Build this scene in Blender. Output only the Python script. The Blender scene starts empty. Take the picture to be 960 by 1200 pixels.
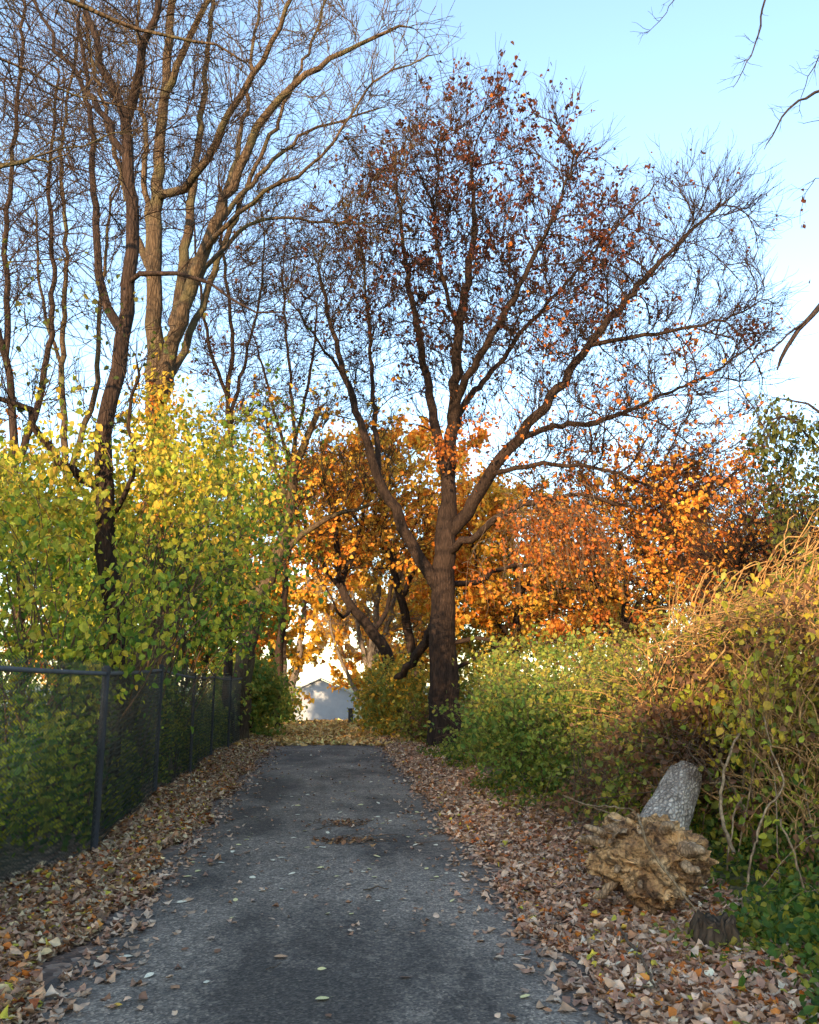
import bpy, math, random
import numpy as np
from mathutils import Vector, noise as mnoise
random.seed(7)
RNG = np.random.default_rng(11)
SC = bpy.context.scene
COL = SC.collection
R = math.radians

# ------------------------------------------------------------------ camera, sky, sun, exposure
FPX, PITCH, YAW, EYE = 1000.0, R(11.37), R(5.27), 1.65
cam_d = bpy.data.cameras.new('camera')
cam = bpy.data.objects.new('camera', cam_d); COL.objects.link(cam)
cam_d.sensor_fit = 'HORIZONTAL'; cam_d.sensor_width = 36.0; cam_d.lens = 36.0 * FPX / 960.0
cam_d.clip_start = 0.05; cam_d.clip_end = 3000
cam.location = (0, 0, EYE); cam.rotation_euler = (math.pi/2 + PITCH, 0, -YAW)
SC.camera = cam

SUN_EL, SUN_FROM = R(10.0), R(24)          # low sun, behind the camera and to its left
world = bpy.data.worlds.new('World'); SC.world = world; world.use_nodes = True
wn = world.node_tree.nodes; wl = world.node_tree.links
for n in list(wn): wn.remove(n)
wo = wn.new('ShaderNodeOutputWorld'); wb = wn.new('ShaderNodeBackground'); ws = wn.new('ShaderNodeTexSky')
ws.sky_type = 'NISHITA'; ws.sun_disc = False
ws.sun_elevation = SUN_EL; ws.sun_rotation = math.pi + SUN_FROM
ws.air_density = .9; ws.dust_density = 0.7; ws.ozone_density = 1.1; ws.altitude = 100
wb.inputs['Strength'].default_value = 0.15
wl.new(ws.outputs[0], wb.inputs[0]); wl.new(wb.outputs[0], wo.inputs[0])

sd = bpy.data.lights.new('sun', 'SUN'); sd.energy = 2.9; sd.angle = R(0.6); sd.color = (1.0, 0.68, 0.38)
so = bpy.data.objects.new('sun', sd); COL.objects.link(so)
ld = Vector((math.sin(SUN_FROM)*math.cos(SUN_EL), math.cos(SUN_FROM)*math.cos(SUN_EL), -math.sin(SUN_EL)))
so.rotation_euler = ld.to_track_quat('-Z', 'Y').to_euler()

SC.view_settings.view_transform = 'Standard'; SC.view_settings.look = 'None'
SC.view_settings.exposure = 2.22; SC.view_settings.gamma = 1.0; SC.view_settings.use_curve_mapping = False
SC.render.engine = 'CYCLES'
SC.cycles.max_bounces = 6; SC.cycles.diffuse_bounces = 3; SC.cycles.glossy_bounces = 2
SC.cycles.transmission_bounces = 3; SC.cycles.transparent_max_bounces = 4
SC.cycles.use_denoising = True; SC.cycles.denoiser = 'OPENIMAGEDENOISE'; SC.cycles.denoising_prefilter = 'ACCURATE'
SC.cycles.sample_clamp_indirect = 4.0

# ------------------------------------------------------------------ helpers
cF = np.array([math.sin(YAW)*math.cos(PITCH), math.cos(YAW)*math.cos(PITCH), math.sin(PITCH)])
cR = np.array([math.cos(YAW), -math.sin(YAW), 0.0])
cU = np.cross(cR, cF)
def at(x, y, Y):
    """a point at the real distance Y down the drive, seen towards photo pixel (x, y)"""
    d = cF + cR*(x-480)/FPX - cU*(y-600)/FPX
    return np.array([0, 0, EYE]) + d*(Y/d[1])

def sm(a, b, t):
    t = np.clip((t-a)/(b-a), 0, 1); return t*t*(3-2*t)
def gz(x, y):
    """height of the ground"""
    x = np.asarray(x, float); y = np.asarray(y, float)
    z = -2.6*sm(35, 75, y)
    off = sm(1.5, 3.2, np.abs(x))
    z = z + off*(0.05*np.sin(x*1.7+y*0.9)+0.04*np.sin(y*2.3-x*1.1))
    z = z + 0.22*sm(2.2, 4.5, x) - 0.1*sm(2.6, 5, -x)
    return z

FP = [(-3.08, 2.60), (-2.77, 5.20), (-2.31, 9.27), (-2.49, 13.18), (-2.52, 16.59), (-2.61, 20.12), (-2.57, 23.09), (-2.52, 27.12)]   # posts of the chain-link fence
def fence_x(Y): return np.interp(Y, [p[1] for p in FP], [p[0] for p in FP])
def norm(a):
    return a/np.maximum(np.linalg.norm(a, axis=-1, keepdims=True), 1e-9)

def tag(o, label=None, cat=None, group=None, kind=None):
    if label: o['label'] = label
    if cat: o['category'] = cat
    if group: o['group'] = group
    if kind: o['kind'] = kind
    return o
def empty(name, loc, label=None, cat=None, group=None):
    o = bpy.data.objects.new(name, None); COL.objects.link(o); o.location = tuple(loc)
    o.empty_display_size = .3
    return tag(o, label, cat, group)

class MB:
    """collects numpy geometry and links it as one mesh"""
    def __init__(s): s.v = []; s.q = []; s.t = []; s.c = []; s.n = 0
    def add(s, v, q=None, t=None, c=None):
        v = np.asarray(v, float).reshape(-1, 3)
        s.v.append(v)
        if q is not None and len(q): s.q.append(np.asarray(q, np.int64).reshape(-1, 4) + s.n)
        if t is not None and len(t): s.t.append(np.asarray(t, np.int64).reshape(-1, 3) + s.n)
        if c is None: c = np.tile([0.3, 0.3, 0.3], (len(v), 1))
        s.c.append(np.asarray(c, float).reshape(-1, 3)); s.n += len(v)
    def build(s, name, mat, parent=None, smooth=True, col=False, loc=None):
        me = bpy.data.meshes.new(name)
        V = np.concatenate(s.v) if s.v else np.zeros((0, 3))
        org = np.zeros(3)
        if parent is not None: org = np.array(parent.location)
        elif loc is not None: org = np.array(loc, float)
        V = V - org
        Q = np.concatenate(s.q) if s.q else np.zeros((0, 4), np.int64)
        T = np.concatenate(s.t) if s.t else np.zeros((0, 3), np.int64)
        nq, nt = len(Q), len(T)
        me.vertices.add(len(V)); me.vertices.foreach_set('co', V.astype(np.float32).ravel())
        me.loops.add(nq*4+nt*3)
        me.loops.foreach_set('vertex_index', np.concatenate([Q.ravel(), T.ravel()]).astype(np.int32))
        me.polygons.add(nq+nt)
        ls = np.concatenate([np.arange(nq)*4, nq*4+np.arange(nt)*3]).astype(np.int32)
        me.polygons.foreach_set('loop_start', ls)
        me.polygons.foreach_set('use_smooth', np.full(nq+nt, smooth))
        if col:
            ca = me.color_attributes.new('Col', 'FLOAT_COLOR', 'POINT')
            C = np.concatenate(s.c); ca.data.foreach_set('color', np.c_[C, np.ones(len(C))].astype(np.float32).ravel())
        me.update(calc_edges=True)
        if mat: me.materials.append(mat)
        o = bpy.data.objects.new(name, me); COL.objects.link(o)
        if parent is not None: o.parent = parent
        elif loc is not None: o.location = tuple(loc)
        return o

def tube_arr(mb, P, rad, sides, col=None, closed_ends=False):
    """P (N,K,3) centre lines, rad (N,K)"""
    N, K, _ = P.shape
    if N == 0: return
    T = np.empty_like(P)
    T[:, 1:-1] = P[:, 2:]-P[:, :-2]; T[:, 0] = P[:, 1]-P[:, 0]; T[:, -1] = P[:, -1]-P[:, -2]
    T = norm(T)
    over = norm(P[:, -1]-P[:, 0])
    ref = np.where(np.abs(over[:, 2:3]) > .6, np.array([[1., .13, 0]]), np.array([[0.07, 0, 1.]]))
    ref = np.repeat(ref[:, None, :], K, 1)
    U = norm(np.cross(T, ref)); W = np.cross(T, U)
    a = np.arange(sides)*2*math.pi/sides
    V = P[:, :, None, :] + rad[:, :, None, None]*(U[:, :, None, :]*np.cos(a)[None, None, :, None]+W[:, :, None, :]*np.sin(a)[None, None, :, None])
    base = (np.arange(N)*K*sides)[:, None, None] + (np.arange(K-1)*sides)[None, :, None]
    i = np.arange(sides)[None, None, :]; j = (np.arange(sides)+1) % sides; j = j[None, None, :]
    q = np.stack([base+i, base+j, base+sides+j, base+sides+i], -1).reshape(-1, 4)
    c = None
    if col is not None: c = np.repeat(np.asarray(col), K*sides, 0)
    mb.add(V, q, c=c)
    if closed_ends:
        for k in range(N):
            b = k*K*sides + (K-1)*sides
            for s0 in (k*K*sides, b):
                tr = [(s0, s0+m, s0+m+1) for m in range(1, sides-1)]
                mb.t.append(np.array(tr)+mb.n-N*K*sides)

def spline(pts, step):
    pts = np.asarray(pts, float)
    out = []
    n = len(pts)
    for i in range(n-1):
        p0 = pts[max(i-1, 0)]; p1 = pts[i]; p2 = pts[i+1]; p3 = pts[min(i+2, n-1)]
        m = max(2, int(np.linalg.norm(p2[:3]-p1[:3])/step))
        for k in range(m):
            t = k/m
            out.append(.5*((2*p1)+(-p0+p2)*t+(2*p0-5*p1+4*p2-p3)*t*t+(-p0+3*p1-3*p2+p3)*t**3))
    out.append(pts[-1]); return np.array(out)

def tube(mb, pts, radii, sides=8, step=.1, jit=0.0, ends=True):
    """one smooth tube through pts"""
    a = np.c_[np.asarray(pts, float), np.asarray(radii, float)]
    s = spline(a, step); s[:, 3] = np.maximum(s[:, 3], .0008)
    P = s[:, :3].copy()
    if jit: P[1:-1] += RNG.normal(0, jit, P[1:-1].shape)
    tube_arr(mb, P[None], s[None, :, 3], sides, closed_ends=ends)

def box(mb, c, s, rz=0.0):
    c = np.array(c, float); s = np.array(s, float)/2
    v = np.array([[x, y, z] for x in (-1, 1) for y in (-1, 1) for z in (-1, 1)])*s
    ca, sa = math.cos(rz), math.sin(rz)
    v = np.c_[v[:, 0]*ca-v[:, 1]*sa, v[:, 0]*sa+v[:, 1]*ca, v[:, 2]]+c
    mb.add(v, [(0, 1, 3, 2), (4, 6, 7, 5), (0, 4, 5, 1), (2, 3, 7, 6), (0, 2, 6, 4), (1, 5, 7, 3)])

# leaves -----------------------------------------------------------
LT = np.array([[0, 0, 0], [0, 1, -.06], [-.36, .22, .10], [-.30, .62, .07], [.36, .22, .10], [.30, .62, .07]])
def leaves(mb, C, size, tip, nrm, col, shape=LT):
    """ovate leaves folded along the midrib"""
    N = len(C)
    if N == 0: return
    tip = norm(tip); nrm = norm(nrm - tip*np.sum(nrm*tip, -1, keepdims=True)); side = np.cross(tip, nrm)
    w = RNG.uniform(.75, 1.15, (N, 1, 1))
    S = np.asarray(size).reshape(N, 1, 1)
    fold = RNG.uniform(-.5, 2.2, (N, 1, 1))
    V = C[:, None, :] + S*(shape[None, :, 0:1]*w*side[:, None]+shape[None, :, 1:2]*tip[:, None]+shape[None, :, 2:3]*fold*nrm[:, None])
    b = np.arange(N)[:, None, None]*6
    q = (b+np.array([[0, 2, 3, 1], [0, 1, 5, 4]])[None]).reshape(-1, 4)
    mb.add(V, q, c=np.repeat(col, 6, 0))

def litter(mb, C, size, col, tilt=.35):
    """dry curled leaves, 3x3 grid each"""
    N = len(C)
    a = RNG.uniform(0, 2*math.pi, N)
    tip = np.c_[np.cos(a), np.sin(a), RNG.normal(0, tilt, N)]
    nrm = np.c_[RNG.normal(0, tilt, N), RNG.normal(0, tilt, N), np.ones(N)]
    tip = norm(tip); nrm = norm(nrm-tip*np.sum(nrm*tip, -1, keepdims=True)); side = np.cross(tip, nrm)
    xs = np.array([-1, 0, 1.]); ws = np.array([.03, .34, .46, .30, .02]); ys = np.array([-.55, -.28, .0, .32, .68])
    X = np.array([x*w for w in ws for x in xs]); Yv = np.array([y for y in ys for x in xs])
    X = X[None]*RNG.uniform(.8, 1.2, (N, 15))*RNG.uniform(.7, 1.15, (N, 1)); Yy = Yv[None]+RNG.normal(0, .035, (N, 15))
    curl = RNG.uniform(-1.2, 1.6, (N, 1)); curl2 = RNG.uniform(-.6, 1.0, (N, 1)); tw_ = RNG.normal(0, .5, (N, 1))
    Z = curl*X*X*1.6+curl2*Yy*Yy*.9+tw_*X*Yy+RNG.normal(0, .02, (N, 15))
    S = size.reshape(N, 1, 1)
    V = C[:, None, :]+S*(X[..., None]*side[:, None]+Yy[..., None]*tip[:, None]+Z[..., None]*nrm[:, None])
    b = np.arange(N)[:, None, None]*15
    f = np.array([[3*r_+c_, 3*r_+c_+1, 3*r_+c_+4, 3*r_+c_+3] for r_ in range(4) for c_ in range(2)])
    q = (b+f[None]).reshape(-1, 4)
    mb.add(V, q, c=np.repeat(col, 15, 0))

PAL = {
 'yellowgreen': [(.46, .46, .04), (.34, .40, .04), (.24, .34, .035), (.54, .49, .05), (.38, .42, .04)],
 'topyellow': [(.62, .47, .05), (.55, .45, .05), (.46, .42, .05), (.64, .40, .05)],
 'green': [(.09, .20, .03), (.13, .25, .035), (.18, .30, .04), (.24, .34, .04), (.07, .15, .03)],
 'bushgreen': [(.09, .20, .04), (.15, .27, .05), (.22, .33, .055), (.30, .37, .06), (.38, .40, .07)],
 'weed': [(.20, .25, .05), (.28, .30, .05), (.14, .20, .04), (.38, .35, .06), (.44, .36, .06)],
 'ivy': [(.04, .10, .02), (.07, .15, .025), (.10, .19, .025), (.17, .23, .03), (.34, .30, .03)],
 'olive': [(.06, .09, .02), (.09, .12, .02), (.13, .14, .02), (.2, .17, .03)],
 'orange': [(.82, .28, .03), (.86, .36, .04), (.88, .46, .06), (.74, .22, .03), (.88, .56, .10)],
 'yellow': [(.72, .42, .04), (.66, .34, .03), (.55, .38, .05), (.70, .48, .08)],
 'rust': [(.46, .13, .02), (.58, .18, .03), (.36, .10, .03), (.66, .27, .05)],
 'redbrown': [(.09, .028, .018), (.12, .036, .02), (.20, .06, .025), (.07, .024, .018)],
 'litter': [(.38, .22, .13), (.46, .30, .18), (.25, .13, .08), (.54, .38, .25), (.42, .22, .11), (.60, .46, .32), (.32, .18, .12), (.50, .35, .24)],
 'litterfar_lit': [(.72, .42, .13), (.76, .50, .18), (.62, .32, .10), (.66, .46, .22)],  # brighter orange-tan litter, sunlight put into the leaf colour
 'litterleft': [(.34, .19, .11), (.42, .25, .14), (.22, .12, .07), (.50, .34, .21), (.40, .20, .09), (.46, .36, .22), (.26, .14, .09), (.52, .40, .20)],
 'dead': [(.28, .14, .06), (.20, .10, .05), (.36, .20, .08), (.14, .07, .04)],
}
def pal(name, n, var=.12):
    p = np.array(PAL[name]); c = p[RNG.integers(0, len(p), n)]
    c2 = p[RNG.integers(0, len(p), n)]; k = RNG.uniform(0, .5, (n, 1))
    return np.clip((c*(1-k)+c2*k)*RNG.normal(1, var, (n, 1)), .005, .85)

# ------------------------------------------------------------------ materials
def new_mat(name):
    m = bpy.data.materials.new(name); m.use_nodes = True
    nt = m.node_tree; nt.nodes.clear()
    out = nt.nodes.new('ShaderNodeOutputMaterial'); return m, nt, out
def nd(nt, t, **kw):
    n = nt.nodes.new(t)
    for k, v in kw.items():
        if k in n.inputs: n.inputs[k].default_value = v
        else: setattr(n, k, v)
    return n
def ramp(nt, stops):
    r = nt.nodes.new('ShaderNodeValToRGB'); e = r.color_ramp.elements
    while len(e) > 1: e.remove(e[0])
    e[0].position = stops[0][0]; e[0].color = (*stops[0][1], 1)
    for p, c in stops[1:]:
        x = e.new(p); x.color = (*c, 1)
    return r
def coords(nt, scale=(1, 1, 1)):
    tc = nt.nodes.new('ShaderNodeTexCoord'); mp = nt.nodes.new('ShaderNodeMapping'); mp.inputs['Scale'].default_value = scale
    nt.links.new(tc.outputs['Object'], mp.inputs['Vector']); return mp.outputs[0]

def leaf_material(name, transl=.4, rough=.55):
    m, nt, out = new_mat(name); L = nt.links.new
    a = nd(nt, 'ShaderNodeAttribute', attribute_name='Col')
    tc = nt.nodes.new('ShaderNodeTexCoord')
    nz = nd(nt, 'ShaderNodeTexNoise', Scale=22.0, Detail=2.0); L(tc.outputs['Object'], nz.inputs['Vector'])
    rp = ramp(nt, [(.35, (.6, .6, .6)), (.65, (1.2, 1.15, 1.1))]); L(nz.outputs[0], rp.inputs[0])
    mx = nd(nt, 'ShaderNodeMix', data_type='RGBA', blend_type='MULTIPLY'); mx.inputs[0].default_value = .7
    L(a.outputs['Color'], mx.inputs[6]); L(rp.outputs[0], mx.inputs[7])
    p = nd(nt, 'ShaderNodeBsdfPrincipled', Roughness=rough); p.inputs['Specular IOR Level'].default_value = .3
    t = nt.nodes.new('ShaderNodeBsdfTranslucent'); ms = nt.nodes.new('ShaderNodeMixShader'); ms.inputs[0].default_value = transl
    L(mx.outputs[2], p.inputs['Base Color']); L(mx.outputs[2], t.inputs[0]); L(p.outputs[0], ms.inputs[1]); L(t.outputs[0], ms.inputs[2])
    L(ms.outputs[0], out.inputs[0]); return m

def bark_material(name, c1, c2, scale=9, stretch=.18, bump=.6, moss=None):
    m, nt, out = new_mat(name); L = nt.links.new
    v = coords(nt, (1, 1, stretch))
    n1 = nd(nt, 'ShaderNodeTexNoise', Scale=scale, Detail=6.0, Roughness=.65); L(v, n1.inputs['Vector'])
    v2 = nd(nt, 'ShaderNodeTexVoronoi', Scale=scale*2.4, feature='DISTANCE_TO_EDGE'); L(v, v2.inputs['Vector'])
    rp = ramp(nt, [(.3, c1), (.7, c2)]); L(n1.outputs[0], rp.inputs[0])
    cr = ramp(nt, [(0, (.4, .4, .4)), (.25, (1, 1, 1))]); L(v2.outputs[0], cr.inputs[0])
    mx = nd(nt, 'ShaderNodeMix', data_type='RGBA', blend_type='MULTIPLY'); mx.inputs[0].default_value = .8
    L(rp.outputs[0], mx.inputs[6]); L(cr.outputs[0], mx.inputs[7])
    colr = mx.outputs[2]
    if moss:
        n3 = nd(nt, 'ShaderNodeTexNoise', Scale=1.3, Detail=3.0)
        L(coords(nt), n3.inputs['Vector'])
        r3 = ramp(nt, [(.5, (0, 0, 0)), (.62, (.7, .7, .7))]); L(n3.outputs[0], r3.inputs[0])
        m3 = nd(nt, 'ShaderNodeMix', data_type='RGBA'); L(r3.outputs[0], m3.inputs[0]); L(colr, m3.inputs[6]); m3.inputs[7].default_value = (*moss, 1)
        colr = m3.outputs[2]
    p = nd(nt, 'ShaderNodeBsdfPrincipled', Roughness=.9); p.inputs['Specular IOR Level'].default_value = .15
    b = nd(nt, 'ShaderNodeBump', Strength=bump, Distance=.03)
    ad = nd(nt, 'ShaderNodeMath', operation='ADD'); L(n1.outputs[0], ad.inputs[0]); L(cr.outputs[0], ad.inputs[1])
    L(ad.outputs[0], b.inputs['Height']); L(b.outputs[0], p.inputs['Normal']); L(colr, p.inputs['Base Color'])
    L(p.outputs[0], out.inputs[0]); return m

M = {}
M['leaf'] = leaf_material('leaf', .5)
M['dryleaf'] = leaf_material('dry_leaf', .12, .7)
M['bark'] = bark_material('brown_bark', (.020, .013, .010), (.060, .038, .027))
M['barkdark'] = bark_material('dark_bark', (.022, .016, .014), (.065, .045, .036), 12)
M['barkgrey'] = bark_material('grey_bark', (.046, .031, .020), (.135, .092, .055), 8, .2, .6, (.085, .075, .035))
M['barkpale'] = bark_material('pale_bark', (.13, .11, .095), (.27, .23, .20), 8)
M['vine'] = bark_material('vine_stem', (.16, .10, .05), (.42, .30, .17), 9, .5, .2)
M['straw'] = bark_material('dead_stem', (.22, .11, .04), (.56, .34, .13), 9, .5, .2)
M['stem'] = bark_material('shrub_stem', (.10, .065, .04), (.20, .14, .09), 30, .5, .2)

def solid(name, c, rough=.5, metal=0., nscale=8, var=.25, bump=.05):
    m, nt, out = new_mat(name); L = nt.links.new
    n = nd(nt, 'ShaderNodeTexNoise', Scale=float(nscale), Detail=5.0); L(coords(nt), n.inputs['Vector'])
    r = ramp(nt, [(.3, tuple(x*(1-var) for x in c)), (.7, tuple(min(1, x*(1+var)) for x in c))]); L(n.outputs[0], r.inputs[0])
    p = nd(nt, 'ShaderNodeBsdfPrincipled', Roughness=rough, Metallic=metal); L(r.outputs[0], p.inputs['Base Color'])
    b = nd(nt, 'ShaderNodeBump', Strength=bump, Distance=.01); L(n.outputs[0], b.inputs['Height']); L(b.outputs[0], p.inputs['Normal'])
    L(p.outputs[0], out.inputs[0]); return m
M['post'] = solid('painted_steel', (.024, .023, .022), .8, 0.)
M['rail'] = solid('galvanised_rail', (.075, .075, .075), .8, 0.)
M['wire'] = solid('coated_wire', (.022, .028, .025), .4, .2)
M['wall'] = solid('pale_cladding', (.27, .31, .36), .8, 0, 3, .05)
M['roof'] = solid('grey_roofing', (.24, .27, .31), .8, 0, 6, .15)

def road_material():
    m, nt, out = new_mat('asphalt'); L = nt.links.new
    v = coords(nt)
    n1 = nd(nt, 'ShaderNodeTexNoise', Scale=.8, Detail=9.0, Roughness=.62, Distortion=.3)
    mp = nd(nt, 'ShaderNodeMapping'); mp.inputs['Scale'].default_value = (1.2, .55, 1); mp.inputs['Location'].default_value = (3.1, 1.7, 0)
    L(v, mp.inputs['Vector']); L(mp.outputs[0], n1.inputs['Vector'])
    r1 = ramp(nt, [(.40, (.066, .054, .041)), (.45, (.112, .092, .071)), (.50, (.145, .120, .092)), (.60, (.235, .193, .148))]); L(n1.outputs[0], r1.inputs[0])
    n2 = nd(nt, 'ShaderNodeTexVoronoi', Scale=70.0); L(v, n2.inputs['Vector'])
    r2 = ramp(nt, [(0, (.2, .2, .2)), (.6, (1, 1, 1)), (1, (2.4, 2.35, 2.2))])
    L(n2.outputs['Color'], r2.inputs[0])
    n3 = nd(nt, 'ShaderNodeTexNoise', Scale=24.0, Detail=7.0, Roughness=.85); L(v, n3.inputs['Vector'])
    r3 = ramp(nt, [(.36, (.45, .45, .45)), (.5, (.95, .95, .95)), (.66, (1.7, 1.68, 1.6))]); L(n3.outputs[0], r3.inputs[0])
    a = nd(nt, 'ShaderNodeMix', data_type='RGBA', blend_type='MULTIPLY'); a.inputs[0].default_value = .85
    b = nd(nt, 'ShaderNodeMix', data_type='RGBA', blend_type='MULTIPLY'); b.inputs[0].default_value = .9
    L(r1.outputs[0], a.inputs[6]); n5 = nd(nt, 'ShaderNodeTexNoise', Scale=9.0, Detail=8.0, Roughness=.75); L(v, n5.inputs['Vector']); mq = nd(nt, 'ShaderNodeMath', operation='MULTIPLY_ADD'); L(n5.outputs[0], mq.inputs[0]); mq.inputs[1].default_value = .35; L(n1.outputs[0], mq.inputs[2]); mp2 = nd(nt, 'ShaderNodeMath', operation='SUBTRACT'); L(mq.outputs[0], mp2.inputs[0]); mp2.inputs[1].default_value = .175; L(mp2.outputs[0], r1.inputs[0]); L(r2.outputs[0], a.inputs[7]); L(a.outputs[2], b.inputs[6]); L(r3.outputs[0], b.inputs[7])
    # earthy edges
    sx = nt.nodes.new('ShaderNodeSeparateXYZ'); L(v, sx.inputs[0])
    ab = nd(nt, 'ShaderNodeMath', operation='ABSOLUTE'); L(sx.outputs[0], ab.inputs[0])
    n4 = nd(nt, 'ShaderNodeTexNoise', Scale=3.0, Detail=5.0); L(v, n4.inputs['Vector'])
    ad = nd(nt, 'ShaderNodeMath', operation='MULTIPLY_ADD'); L(n4.outputs[0], ad.inputs[0]); ad.inputs[1].default_value = .7; L(ab.outputs[0], ad.inputs[2])
    r4 = ramp(nt, [(0, (0, 0, 0)), (1, (1, 1, 1))])
    mr = nd(nt, 'ShaderNodeMapRange'); mr.inputs[1].default_value = 1.45; mr.inputs[2].default_value = 1.75; L(ad.outputs[0], mr.inputs[0])
    mm = nd(nt, 'ShaderNodeMath', operation='MULTIPLY'); mm.inputs[1].default_value = .6; L(mr.outputs[0], mm.inputs[0])
    c = nd(nt, 'ShaderNodeMix', data_type='RGBA'); L(mm.outputs[0], c.inputs[0]); L(b.outputs[2], c.inputs[6]); c.inputs[7].default_value = (.11, .085, .065, 1)
    p = nd(nt, 'ShaderNodeBsdfPrincipled', Roughness=.82); L(c.outputs[2], p.inputs['Base Color'])
    bp = nd(nt, 'ShaderNodeBump', Strength=.7, Distance=.008)
    h = nd(nt, 'ShaderNodeMath', operation='ADD'); L(n3.outputs[0], h.inputs[0]); L(n2.outputs['Distance'], h.inputs[1])
    L(h.outputs[0], bp.inputs['Height']); L(bp.outputs[0], p.inputs['Normal']); L(p.outputs[0], out.inputs[0]); return m

def ground_material():
    m, nt, out = new_mat('soil_and_litter'); L = nt.links.new
    v = coords(nt)
    vo = nd(nt, 'ShaderNodeTexVoronoi', Scale=16.0); L(v, vo.inputs['Vector'])
    sp = nt.nodes.new('ShaderNodeSeparateColor'); L(vo.outputs['Color'], sp.inputs[0])
    r1 = ramp(nt, [(0, (.07, .045, .03)), (.4, (.15, .09, .06)), (.7, (.23, .15, .10)), (1, (.33, .23, .16))]); L(sp.outputs[0], r1.inputs[0])
    n2 = nd(nt, 'ShaderNodeTexNoise', Scale=.5, Detail=4.0); L(v, n2.inputs['Vector'])
    n3 = nd(nt, 'ShaderNodeTexNoise', Scale=30.0, Detail=4.0); L(v, n3.inputs['Vector'])
    g = ramp(nt, [(.3, (.03, .05, .015)), (.7, (.10, .12, .03))]); L(n3.outputs[0], g.inputs[0])
    sx = nt.nodes.new('ShaderNodeSeparateXYZ'); L(v, sx.inputs[0])
    ab = nd(nt, 'ShaderNodeMath', operation='ABSOLUTE'); L(sx.outputs[0], ab.inputs[0])
    ad = nd(nt, 'ShaderNodeMath', operation='MULTIPLY_ADD'); L(n2.outputs[0], ad.inputs[0]); ad.inputs[1].default_value = 2.0; L(ab.outputs[0], ad.inputs[2])
    mr = nd(nt, 'ShaderNodeMapRange'); mr.inputs[1].default_value = 3.6; mr.inputs[2].default_value = 4.6; L(ad.outputs[0], mr.inputs[0])
    c = nd(nt, 'ShaderNodeMix', data_type='RGBA'); L(mr.outputs[0], c.inputs[0]); L(r1.outputs[0], c.inputs[6]); L(g.outputs[0], c.inputs[7])
    p = nd(nt, 'ShaderNodeBsdfPrincipled', Roughness=.95); L(c.outputs[2], p.inputs['Base Color'])
    bp = nd(nt, 'ShaderNodeBump', Strength=.9, Distance=.04); L(vo.outputs['Distance'], bp.inputs['Height']); L(bp.outputs[0], p.inputs['Normal'])
    L(p.outputs[0], out.inputs[0]); return m

# ------------------------------------------------------------------ ground and drive
def grid(mb, xs, ys, zf):
    X, Y = np.meshgrid(xs, ys); Z = zf(X, Y)
    n, m = X.shape
    i = np.arange(n-1)[:, None]*m+np.arange(m-1)[None]
    mb.add(np.stack([X, Y, Z], -1), np.stack([i, i+1, i+m+1, i+m], -1).reshape(-1, 4))
mb = MB()
xs = np.r_[-900, -400, -150, -60, -30, np.arange(-20, -6, 1.5), np.arange(-6, 6.01, .2), np.arange(7.5, 20, 1.5), 30, 60, 150, 400, 900]
ys = np.r_[-300, -100, -40, -20, np.arange(-10, 40, .4), np.arange(41, 90, 2.), 110, 160, 300, 700, 1500]
grid(mb, xs, ys, gz)
tag(mb.build('ground', ground_material()), kind='structure')

mb = MB()
ys = np.arange(-6, 48, .12)
e1 = -1.53+.05*np.sin(ys*1.3)+.035*np.sin(ys*4.1+1)+np.array([.05*mnoise.noise(Vector((y*2.2, 3, 0))) for y in ys])
e2 = 1.52+.05*np.sin(ys*1.1+2)+.035*np.sin(ys*3.7)+np.array([.05*mnoise.noise(Vector((y*2.2, 9, 0))) for y in ys])
us = np.linspace(0, 1, 15)
V = []
for k, y in enumerate(ys):
    for u in us:
        x = e1[k]*(1-u)+e2[k]*u
        V.append((x, y, float(gz(x, y))+.006+.03*(1-(2*u-1)**2)*1.0-.0*x))
m_ = len(us); i = np.arange(len(ys)-1)[:, None]*m_+np.arange(m_-1)[None]
mb.add(V, np.stack([i, i+1, i+m_+1, i+m_], -1).reshape(-1, 4))
tag(mb.build('road', road_material()), kind='structure')
def road_z(x, y): return gz(x, y)+.006+.03*np.clip(1-(np.asarray(x)/1.49)**2, 0, 1)

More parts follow.
